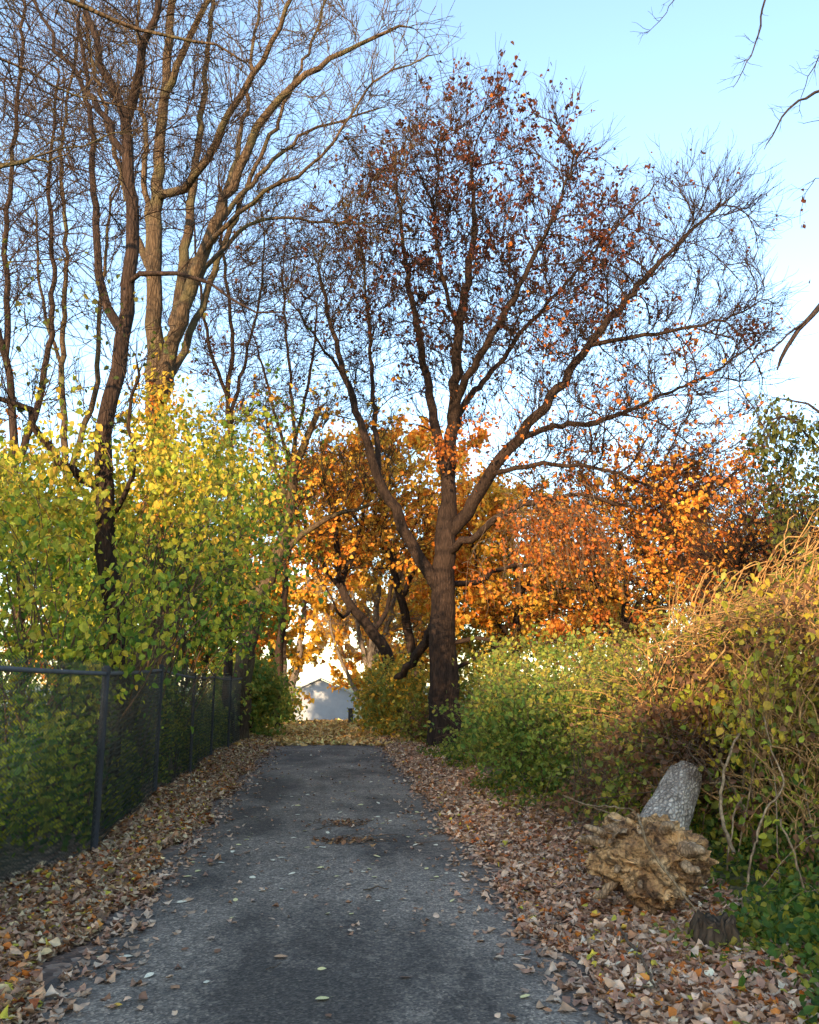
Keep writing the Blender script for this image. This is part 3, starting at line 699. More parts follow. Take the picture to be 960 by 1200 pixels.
t = Tree()
t.limb_w(np.array([[7.0, 8.5, .2], [6.8, 8.5, 3], [6.7, 8.6, 5.5], [6.5, 8.6, 8], [6.2, 8.6, 10.5]]), .22, .10)
t.limb([(1180, 420, 8.5), (1060, 330, 8.4), (985, 345, 8.3), (950, 368, 8.2), (925, 405, 8.2), (912, 430, 8.2)], .06, .016, .2, .012)
t.limb([(950, 368, 8.2), (915, 400, 8.1), (880, 425, 8.1), (866, 450, 8.1), (885, 480, 8.0), (905, 520, 8)], .014, .005, .12, .009)
t.limb([(1100, 60, 8.5), (1010, 85, 8.4), (955, 110, 8.3), (925, 128, 8.2), (905, 160, 8.2), (895, 175, 8.2)], .03, .005, .12, .009)
t.limb([(1010, 85, 8.4), (970, 60, 8.3), (948, 90, 8.2), (935, 130, 8.2)], .012, .004, .1, .009)
t.limb([(1110, -60, 8.5), (1000, -40, 8.4), (905, -10, 8.3), (890, 40, 8.3), (872, 80, 8.2), (858, 102, 8.2)], .022, .004, .12, .009)
t.limb([(905, -30, 8.3), (840, -40, 8.3), (800, -10, 8.3), (780, 15, 8.2), (758, 40, 8.2)], .012, .004, .1, .009)
t.limb([(985, 345, 8.3), (975, 225, 8.3), (955, 210, 8.3), (942, 235, 8.2), (938, 262, 8.2)], .010, .0035, .1, .009)
t.limb([(1010, 85, 8.4), (990, 130, 8.4), (955, 142, 8.3), (935, 142, 8.3)], .008, .004, .1, .009)
def tw(t, mb, lf):
    pts, _ = twig_layers(t, mb, 90, 160, .22, .12, .0035, .0025, .014, 0)
    c = np.array([at(941, y, 8.2) for y in (222, 232, 245, 255, 262)]); leaf_on(lf, c, 16, .05, 'redbrown', 1, .01)
finish(t, 'overhanging_tree', 'bare twigs of a tree outside the frame reaching in at the top right', 'barkdark', tw, rtip=.004, split=.03)

t = Tree()
t.limb_w(np.array([[-5.6, 7.2, -.1], [-5.5, 7.2, 2.5], [-5.3, 7.2, 5], [-5.2, 7.1, 7.2], [-5.0, 7.0, 9]]), .2, .11)
t.limb([(-220, -60, 7.1), (-80, -40, 7.1), (40, -8, 7.1), (110, 14, 7.2), (190, 38, 7.3), (255, 52, 7.4), (292, 74, 7.5)], .045, .008, .2, .02)
t.limb([(-240, 80, 7.1), (-90, 50, 7.2), (0, 70, 7.4), (60, 100, 7.6), (130, 122, 7.8), (200, 140, 8)], .03, .006, .2, .02)
t.limb([(-250, 300, 7.1), (-100, 230, 7.3), (0, 198, 7.5), (40, 186, 7.6), (66, 188, 7.6)], .035, .012, .2, .02)
t.limb([(-250, 180, 7.1), (-80, 210, 7.3), (20, 190, 7.6), (100, 165, 7.9), (180, 150, 8.1)], .025, .006, .2, .02)
A = np.concatenate([ellips(at(30, 120, 7.4), (1.1, .8, 1.0), 130), ellips(at(180, 60, 7.6), (.9, .6, .5), 70)])
t.colonize(A, .16, 1.2, .2, 50, 0, .16, start_h=5.5)
def tw(t, mb, lf):
    twig_layers(t, mb, 200, 420, .38, .2, .0034, .0024, .02, 0)
finish(t, 'overhanging_tree', 'sunlit bare limb of a tree outside the frame crossing the top left corner', 'barkgrey', tw, rtip=.0035, split=.03)

# ------------------------------------------------------------------ background woods, copies of three kinds
def generic(name, label, cat, H, R_, pal_list, seed, size=.3, bark='bark', group=None):
    t = Tree(); t.limb_w(np.array([[0, 0, -.2], [.1, 0, H*.2], [-.1, .1, H*.4], [.1, 0, H*.6]]), .24, .1)
    t.colonize(ellips((0, 0, H*.62), (R_, R_, H*.38), 420), .55, 4, .8, 60, .1, .13, start_h=1.5)
    def tw(t, mb, lf):
        pts, _ = twig_layers(t, mb, 900, 2600, 1.1, .6, .012, .009, .03, .2)
        for pn, cnt in pal_list: leaf_on(lf, pts, cnt, size, pn, .5, .15, clumpy(.5, seed, 2))
    return finish(t, name, label, bark, tw, cat, group, rtip=.012)
def copy_tree(o, loc, rz, sc, label, group=None):
    r = o.copy(); COL.objects.link(r); r.location = tuple(loc); r.rotation_euler = (0, 0, rz); r.scale = (sc, sc, sc); r['label'] = label
    if group: r['group'] = group
    for ch in o.children:
        c = ch.copy(); COL.objects.link(c); c.parent = r
    return r
WG = 'autumn trees filling the background wood'
g1 = generic('autumn_tree', 'x', 'tree', 11, 3.6, [('orange', 3600), ('yellow', 900)], 1, .26, group=WG)
g2 = generic('autumn_tree', 'x', 'tree', 12, 3.4, [('yellow', 3800), ('weed', 1500)], 2, .26, group=WG)
g3 = generic('autumn_tree', 'x', 'tree', 13, 3.4, [('orange', 900)], 3, .2, group=WG)
spots = [  # X, Y, kind, scale, label
 (7.5, 38, g1, .95, 'orange tree in the wood just right of the golden tree behind the big trunk'),
 (12, 36, g3, .85, 'brownish almost bare tree in the wood above the middle of the thicket'),
 (15.5, 40, g1, .95, 'rust orange tree far in the wood toward the right'),
 (20.5, 42, g3, .9, 'almost bare tree far in the wood at the right'),
 (16, 30, g3, .62, 'small twiggy tree behind the bramble mound'),
 (23, 38, g1, .85, 'orange tree at the right edge of the background wood'),
 (10, 52, g2, .95, 'yellow tree deep in the wood right of the drive'),
 (4.8, 52, g1, .9, 'orange tree deep in the wood close to the right side of the drive'),
 (6.5, 66, g2, 1.0, 'far yellow tree on the right of the shed'),
 (18, 58, g1, 1.0, 'far orange tree behind the thicket'),
 (28, 55, g2, 1.0, 'far yellow tree at the right edge'),
 (-8, 34, g2, .72, 'yellow-green tree behind the low pickets on the left'),
 (-5.6, 40, g1, .75, 'orange tree left of the drive past the fence end'),
 (-13, 30, g3, .9, 'almost bare tree behind the yellow-green shrub'),
 (-12, 44, g2, .9, 'yellow tree behind the fence in the far left'),
 (-18, 36, g2, .7, 'yellow-green tree at the left edge behind the shrub'),
 (-8.5, 56, g2, .95, 'yellow tree deep in the wood left of the drive'),
 (-17, 56, g1, .95, 'orange tree deep in the wood on the left'),
]
used = set()
for i, (x, y, g, s, lb) in enumerate(spots):
    loc = (x, y, float(gz(x, y))-.1)
    if g.name not in used:
        used.add(g.name); g.location = loc; g.scale = (s, s, s); g.rotation_euler = (0, 0, i*1.3); g['label'] = lb; g['group'] = WG
    else: copy_tree(g, loc, i*1.3+.4, s, lb, WG)

# ------------------------------------------------------------------ shrubs
def shrub(name, label, base, c, rad, nclump, per, size, palettes, group=None, nstem=40, csz=.22, stem='stem', floor=None, sr=.008, hang=.6, cat='shrub', sprays=.8, spl=1.35):
    if base[0] < 0 and base[1] < 27: base = (min(base[0], float(fence_x(base[1]))-.75), base[1])
    base = np.array([base[0], base[1], float(gz(base[0], base[1]))-.05])
    root = empty(name, base, label, cat, group)
    C = ellips(c, np.array(rad)*1.08, int(nclump*2.0), .3); sd_ = RNG.uniform(0, 99)
    fr = 1.25/np.mean(rad)
    kk = np.array([mnoise.noise(Vector((q[0]*fr+sd_, q[1]*fr, q[2]*fr)))+.45*mnoise.noise(Vector((q[0]*fr*2.6, q[1]*fr*2.6+sd_, q[2]*fr*2.6))) for q in C])-.25*np.sum(((C-np.array(c))/np.array(rad))**2, 1)
    C = C[np.argsort(-kk)[:nclump]]
    C = C[C[:, 2] > float(gz(c[0], c[1]))+.12]
    st, lf = MB(), MB()
    k = RNG.permutation(len(C))[:nstem]
    E = C[k]; n = len(E)
    S = base+np.clip(RNG.normal(0, 1, (n, 3)), -1.8, 1.8)*np.array([rad[0]*.2, rad[1]*.22, 0])
    tt = np.linspace(0, 1, 9)[None, :, None]
    mid = (S+E)/2+np.array([0, 0, .25])*np.linalg.norm(E-S, axis=1)[:, None]+RNG.normal(0, .1, E.shape)
    P = (1-tt)**2*S[:, None]+2*tt*(1-tt)*mid[:, None]+tt**2*E[:, None]
    P[:, 1:-1] += RNG.normal(0, .02, P[:, 1:-1].shape)
    tube_arr(st, P, np.full((n, 1), sr)*np.linspace(1.5, .5, 9)[None]*RNG.uniform(.6, 1.5, (n, 1)), 4)
    m = len(C)*2; i = RNG.integers(0, len(C), m)
    B, rb = grow_twigs(C[i]+RNG.normal(0, csz*.4, (m, 3)), RNG.normal(0, 1, (m, 3))+np.array([0, 0, .2]), RNG.uniform(.2, .55, m), np.full(m, sr*.4), 4, .3, -.05)
    tube_arr(st, B, rb, 3)
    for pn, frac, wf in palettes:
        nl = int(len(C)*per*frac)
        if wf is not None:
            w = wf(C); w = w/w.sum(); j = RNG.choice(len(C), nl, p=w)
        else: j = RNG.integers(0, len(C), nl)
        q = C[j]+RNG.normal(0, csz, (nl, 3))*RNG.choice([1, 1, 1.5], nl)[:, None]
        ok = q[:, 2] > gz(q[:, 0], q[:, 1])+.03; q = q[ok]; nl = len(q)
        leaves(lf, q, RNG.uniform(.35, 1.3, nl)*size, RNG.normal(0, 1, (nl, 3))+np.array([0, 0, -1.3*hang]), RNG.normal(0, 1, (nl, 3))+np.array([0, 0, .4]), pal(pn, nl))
    ns = int(sprays*len(C))
    if ns:
        O = norm(RNG.normal(0, 1, (ns, 3))+np.array([0, 0, .7])); Q = np.array(c)+O*np.array(rad)*RNG.uniform(.75, 1.02, (ns, 1)); ok = Q[:, 2] > base[2]+.25; Q = Q[ok]; O = O[ok]; ns = len(Q)
        D = norm(O*.8+np.array([0, 0, .6])+RNG.normal(0, .4, O.shape)); Ls = RNG.uniform(.25, .8, ns)*spl
        B, rb = grow_twigs(Q, D, Ls, np.full(ns, sr*.6), 7, .1, -.09); tube_arr(st, B, rb, 3)
        nl = int(ns*11); i = RNG.integers(0, ns, nl); j = RNG.integers(1, 8, nl); q = B[i, j]+RNG.normal(0, .025, (nl, 3))
        pn = [p_[0] for p_ in palettes if p_[0] != 'dead']; half = nl//2
        cc = np.concatenate([pal(pn[0], half), pal(pn[min(1, len(pn)-1)], nl-half)])
        leaves(lf, q, RNG.uniform(.55, 1.15, nl)*size, RNG.normal(0, .7, (nl, 3))+D[i]*.5+np.array([0, 0, -1.0*hang]), RNG.normal(0, 1, (nl, 3))+np.array([0, 0, .5]), cc)
    st.build('stems', M[stem], root); lf.build('foliage', M['leaf'], root, smooth=False, col=True)
    return root

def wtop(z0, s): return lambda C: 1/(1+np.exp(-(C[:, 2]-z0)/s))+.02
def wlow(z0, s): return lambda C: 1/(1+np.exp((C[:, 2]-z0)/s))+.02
c = at(112, 662, 10.6)
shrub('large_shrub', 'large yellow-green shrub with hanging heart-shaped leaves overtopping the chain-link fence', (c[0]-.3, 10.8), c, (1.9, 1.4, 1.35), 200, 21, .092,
      [('yellowgreen', .75, None), ('topyellow', .38, wtop(3.9, .3)), ('green', .25, wlow(3.0, .4))], nstem=45, csz=.21, hang=1.3, sprays=1.0)  # yellow crown over green base: sunlit top put into the leaf colours
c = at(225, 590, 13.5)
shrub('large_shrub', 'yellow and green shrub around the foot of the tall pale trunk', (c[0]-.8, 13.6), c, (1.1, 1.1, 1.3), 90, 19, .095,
      [('yellowgreen', .6, None), ('topyellow', .45, wtop(4.4, .3)), ('green', .35, wlow(4, .4))], nstem=40, csz=.22, hang=1.2, sprays=.9)  # same sunlit yellow painted into the upper leaves
c = at(262, 650, 17)
shrub('large_shrub', 'darker green shrub spilling over the far end of the chain-link fence', (c[0]-.4, 17), c, (1.3, 1.6, 1.9), 140, 22, .105,
      [('green', .8, None), ('yellowgreen', .25, None)], nstem=30, csz=.24, hang=1.0, sprays=.9)
c = at(-10, 690, 15)
shrub('large_shrub', 'dark green shrub behind the yellow one at the left edge', (c[0], 15), c, (2.4, 1.6, 2.0), 240, 24, .14,
      [('green', .6, None), ('yellowgreen', .5, None)], nstem=40, csz=.26, hang=1.0)
c = at(150, 700, 19)
shrub('large_shrub', 'green shrub seen low through the fence behind the dark bent trunk', (c[0], 19), c, (2.2, 1.6, 1.9), 200, 20, .15,
      [('green', .8, None), ('ivy', .3, None)], nstem=30, csz=.28)
# right side
HG = 'honeysuckle shrubs along the right verge'
def rs(label, x, y, Y, rad, ncl, per, size, pl, **kw):
    c = at(x, y, Y); c[2] = max(c[2], float(gz(c[0], c[1]))+rad[2]*.6)
    shrub('roadside_shrub', label, (c[0], c[1]), c, rad, ncl, per, size, pl, group=HG, **kw)
rs('deep green bush right of the big trunk at the edge of the leaf-covered verge', 652, 862, 12.8, (1.1, 1.2, .72), 210, 34, .075, [('bushgreen', .9, None), ('weed', .2, None)], csz=.17)
rs('low green bush between the deep green bush and the big trunk', 592, 868, 16.5, (.75, 1.2, .62), 100, 28, .09, [('bushgreen', .8, None), ('weed', .3, None)], csz=.18)
rs('yellow-green bush behind the deep green bush', 700, 838, 15.5, (1.7, 1.4, .65), 170, 28, .09, [('weed', .9, None), ('bushgreen', .3, None)], csz=.2)
rs('tall weedy bush with pale seed heads in the middle of the right side', 755, 850, 11.6, (.9, .9, .72), 110, 30, .07, [('weed', .9, None), ('dead', .2, None)], csz=.17)
rs('bright yellow-green bush under the orange tree', 810, 800, 15, (1.5, 1.3, .85), 140, 26, .09, [('weed', 1.0, None)], csz=.2)
rs('olive bush under the rust coloured tree', 650, 812, 19, (1.8, 1.5, .9), 140, 26, .11, [('weed', .8, None), ('bushgreen', .4, None)], csz=.22)
rs('yellow-green bush just behind the big trunk', 562, 818, 25, (1.4, 1.5, 1.1), 110, 26, .14, [('weed', .9, None), ('yellow', .15, None)], csz=.26)
rs('yellow-green bush left of the big trunk under the crooked tree', 474, 825, 27, (1.0, 1.4, 1.1), 120, 26, .14, [('weed', .8, None), ('yellow', .3, None)], csz=.24)
rs('small yellowish bush beside the drive furthest from the camera', 446, 820, 33, (.7, 1.4, .9), 90, 26, .16, [('weed', .7, None), ('yellow', .4, None)], csz=.24)
rs('leafy bush at the right edge behind the bramble mound', 930, 785, 12.5, (1.5, 1.2, .9), 130, 26, .09, [('weed', .6, None), ('dead', .5, None)], csz=.2)
rs('grey-brown bush at the foot of the big trunk', 492, 856, 24.4, (.5, .6, .5), 40, 24, .12, [('dead', .5, None), ('weed', .4, None)], csz=.2)
c = at(316, 820, 28); c[2] = 1.0
shrub('roadside_shrub', 'soft green bush behind the low pickets left of the drive', (c[0]-.9, 28), c-np.array([.75, 0, 0]), (.95, 2.6, 1.1), 190, 28, .15, [('bushgreen', .7, None), ('weed', .6, None)], csz=.24)
c = at(322, 835, 36); c[2] = .5
shrub('roadside_shrub', 'small green bush at the left side of the far drive end', (c[0]-.4, 36), c, (.6, 2.0, .8), 70, 26, .17, [('bushgreen', .6, None), ('weed', .5, None)], csz=.24)

# undergrowth masses
def mass(name, label, n, fx, size, pn, mat='leaf', cat='undergrowth', hang=.3):
    P = fx(n); k = len(P); lf = MB()
    leaves(lf, P, RNG.uniform(.55, 1.25, k)*size, RNG.normal(0, 1, (k, 3))+np.array([0, 0, -hang]), RNG.normal(0, 1, (k, 3))+np.array([0, 0, .6]), pal(pn, k))
    o = lf.build(name, M[mat], None, smooth=False, col=True, loc=(P[0][0], P[0][1], 0)); return tag(o, label, cat, kind='stuff')
def behind_fence(n):
    Y = RNG.uniform(3.5, 25, n)**1.0; X = fence_x(Y)-.10-RNG.uniform(0, 1, n)**1.4*2.8; h = RNG.uniform(0, 1, n)
    top = 1.25+.55*np.sin(Y*1.1+X)+.3*np.sin(Y*2.7)
    Z = gz(X, Y)+.03+h*np.maximum(top, .5)
    k = np.array([mnoise.noise(Vector((x*1.3, y*1.3, z*1.6))) for x, y, z in zip(X, Y, Z)]) > -.08
    return np.c_[X, Y, Z][k]
mass('undergrowth', 'dark ivy and leafy undergrowth behind the chain-link fence', 52000, behind_fence, .085, 'ivy')
mass('undergrowth', 'yellow-green leaves scattered in the growth behind the chain-link fence', 26000, behind_fence, .085, 'yellowgreen')
def right_cover(n):
    Y = RNG.uniform(3.6, 30, n); X = 2.7+.35*np.sin(Y*.9)+.25*np.sin(Y*2.1)+np.abs(RNG.normal(0, 1.3, n)); X = X-.25*(Y > 12)
    Z = gz(X, Y)+np.abs(RNG.normal(0, .10+.1*sm(3.0, 4.5, X), n))
    k = np.array([mnoise.noise(Vector((x*1.8, y*1.8, 5))) for x, y in zip(X, Y)]) > -.12
    k &= ~((Y > 4.9) & (Y < 6.75) & (X < .50*Y) & (X > .27*Y) & (Z > gz(X, Y)+.06))
    return np.c_[X, Y, Z][k]
mass('ground_cover', 'low green creeping plants on the ground around the fallen log', 26000, right_cover, .06, 'ivy', cat='ground cover')
def right_front(n):
    Y = RNG.uniform(3.9, 7.6, n); X = .47*Y+.12+.25*np.sin(Y*3)+np.abs(RNG.normal(0, .9, n)); Z = gz(X, Y)+np.abs(RNG.normal(0, .13, n))
    k = np.array([mnoise.noise(Vector((x*2.6, y*2.6, 9))) for x, y in zip(X, Y)]) > -.25
    return np.c_[X, Y, Z][k]
mass('ground_cover', 'tangled green weeds in the near right corner around the stump', 9000, right_front, .055, 'ivy', cat='ground cover')
mass('ground_cover', 'light green weeds and seedlings along the right verge', 6000, right_cover, .065, 'weed', cat='ground cover')

# ------------------------------------------------------------------ bramble and vine mound on the right
def arcs(mb, S, E, lift, r, K=12, w=.03, sides=4, clear=None):
    n = len(S); tt = np.linspace(0, 1, K)[None, :, None]
    mid = (S+E)/2; mid[:, 2] = np.maximum(S[:, 2], E[:, 2])+lift
    P = (1-tt)**2*S[:, None]+2*tt*(1-tt)*mid[:, None]+tt**2*E[:, None]
    wob = np.cumsum(RNG.normal(0, w, P.shape), 1); wob -= wob*0+np.linspace(0, 1, K)[None, :, None]*wob[:, -1:]; P = P+wob
    r = np.broadcast_to(r, (n,))
    if clear is not None: ok = clear(P); P = P[ok]; r = r[ok]
    tube_arr(mb, P, r[:, None]*np.linspace(1, .5, K)[None], sides); return P
root = empty('bramble_mound', (4.6, 8.0, .1), 'mound of arching tan vine stems with golden sunlit top beyond the fallen log', 'bramble')
mv, ms_, ml = MB(), MB(), MB()
def mound(n, cx, cy, rx, ry):
    a = RNG.uniform(0, 2*math.pi, n); q = np.sqrt(RNG.uniform(0, 1, n)); return np.c_[cx+np.cos(a)*q*rx, cy+np.sin(a)*q*ry], q
def mz(x, y):   # top surface of the mound
    bump = .22*np.sin(x*3.1+y*1.3)+.18*np.sin(y*4.3-x*2.2)
    return np.maximum((3.2+bump)*np.exp(-(((x-5.9)/1.75)**2+((y-8.8)/1.9)**2)) + (1.35+bump)*np.exp(-(((x-3.9)/.9)**2+((y-10.2)/1.0)**2)), .12)
def clear_log(P, *rest):   # the mound leaves the log and its root plate in the open
    P = np.asarray(P); ok = ~((P[..., 0] < .455*P[..., 1]+.0) & (P[..., 1] < 8.0))
    if ok.ndim > 1: ok = ok.all(1)
    return ok
# thick pale stems that lean at the mound's near left flank
n = 30
S = np.c_[RNG.uniform(3.2, 4.5, n), RNG.uniform(6.6, 7.9, n), np.full(n, .1)]
E = S+np.c_[RNG.normal(.35, .6, n), RNG.uniform(.2, 1.8, n), np.zeros(n)]; E[:, 2] = np.maximum(mz(E[:, 0], E[:, 1])*RNG.uniform(.6, 1.1, n)+.15, .7)
arcs(mv, S, E, RNG.uniform(.0, .3, n), RNG.uniform(.006, .022, n), 12, .012, 5, clear_log)
n = 420
xy, q = mound(n, 5.2, 8.4, 2.0, 2.1); S = np.c_[xy, np.full(n, .1)]
xy2 = xy+RNG.normal(0, .9, (n, 2))+np.array([-.3, -.35]); E = np.c_[xy2, mz(xy2[:, 0], xy2[:, 1])*RNG.uniform(.2, .95, n)+.1]
arcs(mv, S, E, RNG.uniform(.1, .9, n), RNG.uniform(.003, .009, n), 12, .018, 4, clear_log)
# straw coloured strands tangled over the top, in tufts that each have their own lie
for tuft in range(60):
    n = int(RNG.integers(8, 40)); cxy = np.array([RNG.uniform(3.7, 6.8), RNG.uniform(7.0, 10.4)]); a_ = RNG.normal(.3, 1.0); L_ = RNG.uniform(.35, 1.1)
    xy = cxy+RNG.normal(0, .22, (n, 2)); dd = np.array([math.cos(a_), .35*math.sin(a_)])
    up_ = RNG.normal(.45, .45)
    Z = mz(xy[:, 0], xy[:, 1])*RNG.uniform(.55, 1.04, n)+.08
    S = np.c_[xy, Z]; E = S+np.c_[np.tile(dd*L_, (n, 1)), np.full(n, up_*L_)]+RNG.normal(0, .16, (n, 3))
    arcs(ms_, S, E, RNG.uniform(-.12, .12, n), RNG.uniform(.003, .011, n), 9, .022, 4, clear_log)
n = 700   # dark dead twigs at the mound's left shoulder
S = np.c_[RNG.normal(3.9, .55, n), RNG.normal(10.0, .6, n), np.zeros(n)]; S[:, 2] = mz(S[:, 0], S[:, 1])*RNG.uniform(.1, 1.0, n)+.1
E = S+RNG.normal(0, .4, (n, 3)); md = MB(); arcs(md, S, E, RNG.uniform(0, .25, n), RNG.uniform(.003, .007, n), 8, .03, 3, clear_log)
def mleaf(P, size, pn, dn=-1):
    ok = clear_log(P); P = P[ok]; n = len(P)
    leaves(ml, P, RNG.uniform(.5, 1.25, n)*size, RNG.normal(0, 1, (n, 3))+np.array([0, 0, dn]), RNG.normal(0, 1, (n, 3)), pal(pn, n))
def mclump(nc, per, cx, cy, rx, ry, lo, hi, sp):
    xy, q = mound(nc, cx, cy, rx, ry); C = np.c_[xy, mz(xy[:, 0], xy[:, 1])*RNG.uniform(lo, hi, nc)+.08]
    return np.repeat(C, per, 0)+RNG.normal(0, sp, (nc*per, 3))
mleaf(mclump(230, 45, 5.0, 8.4, 2.1, 2.2, .1, 1.04, .16), .075, 'weed')
mleaf(mclump(90, 40, 5.0, 8.4, 2.1, 2.2, .6, 1.06, .14), .075, 'yellowgreen')
mleaf(mclump(60, 45, 5.0, 8.4, 2.1, 2.2, .5, 1.04, .16), .075, 'dead')
mleaf(mclump(260, 45, 5.2, 8.8, 1.9, 2.0, .05, .75, .2), .09, 'ivy', 0)
n = 5000
P = np.c_[RNG.normal(3.9, .6, n), RNG.normal(10.0, .6, n), np.zeros(n)]; P[:, 2] = mz(P[:, 0], P[:, 1])*RNG.uniform(.05, 1.0, n)+.1
mleaf(P, .07, 'dead', 0)
n = 260
S = np.c_[RNG.normal(3.7, .35, n), RNG.normal(8.5, .2, n), RNG.uniform(.5, 1.3, n)]; E = S+RNG.normal(0, .35, (n, 3))+np.array([.1, -.1, -.1]); arcs(md, S, E, RNG.uniform(-.1, .2, n), RNG.uniform(.003, .007, n), 8, .02, 3)
mleaf(np.c_[RNG.normal(3.7, .4, 2600), RNG.normal(8.6, .2, 2600), RNG.uniform(.3, 1.45, 2600)], .07, 'dead', 0); mleaf(np.c_[RNG.normal(3.6, .5, 1500), RNG.normal(8.8, .25, 1500), RNG.uniform(.2, 1.3, 1500)], .07, 'weed', 0)
for tuft in range(75):
    px, py = RNG.uniform(805, 990), RNG.uniform(690, 890)
    if py < 1290-px*.62-60+RNG.uniform(0, 60): continue
    Yt = RNG.uniform(7.4, 8.6) if px > 850 else RNG.uniform(8.4, 9.3)
    n = int(RNG.integers(6, 22)); c0 = at(px, py, Yt); a_ = RNG.normal(.7, .8); L_ = RNG.uniform(.25, .8)
    S = c0+RNG.normal(0, .13, (n, 3)); E = S+np.array([math.cos(a_)*L_, RNG.normal(0, .2), math.sin(a_)*L_])*RNG.uniform(.4, 1.3, (n, 1))+RNG.normal(0, .15, (n, 3))
    arcs(ms_, S, E, RNG.uniform(-.10, .10, n), RNG.uniform(.002, .006, n)*RNG.choice([1, 1, 1, 2.2], n), 9, .035, 4, clear_log)
    mleaf(c0+RNG.normal(0, .2, (60, 3)), .075, ['topyellow', 'weed', 'dead', 'yellowgreen'][tuft//2 % 4])
tag(mv.build('vine_stems', M['vine'], root), kind='stuff'); tag(ms_.build('dead_strands', M['straw'], root), kind='stuff')
tag(md.build('dead_twigs', M['stem'], root), kind='stuff'); tag(ml.build('foliage', M['leaf'], root, smooth=False, col=True), kind='stuff')

# curtain of brown vines hanging from the low limb of the big tree
cv = at(660, 640, 20)
root = empty('vine_curtain', (cv[0], cv[1], cv[2]), 'brown curtain of dead vines hanging from the low right limb of the big tree', 'vine')
mvv = MB(); n = 240
X = RNG.normal(-.3, .9, n); S = np.c_[cv[0]+X, cv[1]+RNG.normal(0, .5, n), cv[2]+.9-.25*X*X+RNG.normal(0, .3, n)]
E = S+np.c_[RNG.normal(.35, .6, n), RNG.normal(0, .3, n), -RNG.uniform(.2, 2.0, n)]
arcs(mvv, S, E, RNG.uniform(-.3, .2, n), RNG.uniform(.006, .013, n), 10, .05, 3)
tag(mvv.build('vine_stems', M['stem'], root), kind='stuff')
mvl = MB(); n = 1500; k = RNG.integers(0, 240, n); u = RNG.uniform(0, 1, (n, 1)); leaves(mvl, S[k]*(1-u)+E[k]*u+RNG.normal(0, .08, (n, 3)), RNG.uniform(.6, 1.2, n)*.11, RNG.normal(0, 1, (n, 3))+np.array([0, 0, -1]), RNG.normal(0, 1, (n, 3)), pal('rust', n))
tag(mvl.build('foliage', M['leaf'], root, smooth=False, col=True), kind='stuff')

# ------------------------------------------------------------------ fallen log with torn root plate
def log_bark():
    m, nt, out = new_mat('ridged_pale_bark'); L = nt.links.new
    tc = nt.nodes.new('ShaderNodeTexCoord'); mp = nt.nodes.new('ShaderNodeMapping'); mp.inputs['Scale'].default_value = (1, 1, .42)
    L(tc.outputs['Object'], mp.inputs[0])
    nz = nd(nt, 'ShaderNodeTexNoise', Scale=6.0, Detail=3.0); L(mp.outputs[0], nz.inputs['Vector'])
    mx = nd(nt, 'ShaderNodeMix', data_type='VECTOR'); mx.inputs[0].default_value = .2; L(mp.outputs[0], mx.inputs[4]); L(nz.outputs['Color'], mx.inputs[5])
    vo = nd(nt, 'ShaderNodeTexVoronoi', Scale=36.0, feature='DISTANCE_TO_EDGE'); L(mx.outputs[1], vo.inputs['Vector'])
    n2 = nd(nt, 'ShaderNodeTexNoise', Scale=40.0, Detail=5.0); L(tc.outputs['Object'], n2.inputs['Vector'])
    r = ramp(nt, [(0, (.07, .045, .03)), (.08, (.28, .20, .13)), (.2, (.66, .52, .39)), (1, (.82, .68, .52))]); L(vo.outputs[0], r.inputs[0])
    r2 = ramp(nt, [(.3, (.65, .65, .65)), (.7, (1.1, 1.1, 1.1))]); L(n2.outputs[0], r2.inputs[0])
    m2 = nd(nt, 'ShaderNodeMix', data_type='RGBA', blend_type='MULTIPLY'); m2.inputs[0].default_value = 1; L(r.outputs[0], m2.inputs[6]); L(r2.outputs[0], m2.inputs[7])
    p = nd(nt, 'ShaderNodeBsdfPrincipled', Roughness=.9); L(m2.outputs[2], p.inputs['Base Color'])
    b = nd(nt, 'ShaderNodeBump', Strength=1.0, Distance=.03); L(vo.outputs[0], b.inputs['Height']); L(b.outputs[0], p.inputs['Normal'])
    L(p.outputs[0], out.inputs[0]); return m
def root_wood():
    m, nt, out = new_mat('torn_root_wood'); L = nt.links.new
    v = coords(nt)
    n1 = nd(nt, 'ShaderNodeTexNoise', Scale=4.5, Detail=6.0, Roughness=.65, Distortion=.6); L(v, n1.inputs['Vector'])
    r = ramp(nt, [(.34, (.06, .034, .018)), (.43, (.26, .14, .06)), (.52, (.46, .27, .11)), (.68, (.74, .50, .26))]); L(n1.outputs[0], r.inputs[0])
    n2 = nd(nt, 'ShaderNodeTexNoise', Scale=15.0, Detail=5.0, Roughness=.6, Distortion=1.2); L(v, n2.inputs['Vector'])
    r2 = ramp(nt, [(.40, (.35, .35, .35)), (.55, (1.2, 1.2, 1.2))]); L(n2.outputs[0], r2.inputs[0])
    m2 = nd(nt, 'ShaderNodeMix', data_type='RGBA', blend_type='MULTIPLY'); m2.inputs[0].default_value = 1; L(r.outputs[0], m2.inputs[6]); L(r2.outputs[0], m2.inputs[7])
    p = nd(nt, 'ShaderNodeBsdfPrincipled', Roughness=.95); L(m2.outputs[2], p.inputs['Base Color'])
    ad = nd(nt, 'ShaderNodeMath', operation='ADD'); L(n1.outputs[0], ad.inputs[0]); L(n2.outputs[0], ad.inputs[1])
    b = nd(nt, 'ShaderNodeBump', Strength=1.0, Distance=.05); L(ad.outputs[0], b.inputs['Height']); L(b.outputs[0], p.inputs['Normal'])
    L(p.outputs[0], out.inputs[0]); return m
M['rootend'] = bark_material('torn_root_end', (.22, .13, .07), (.60, .42, .24), 14, .6, .5)
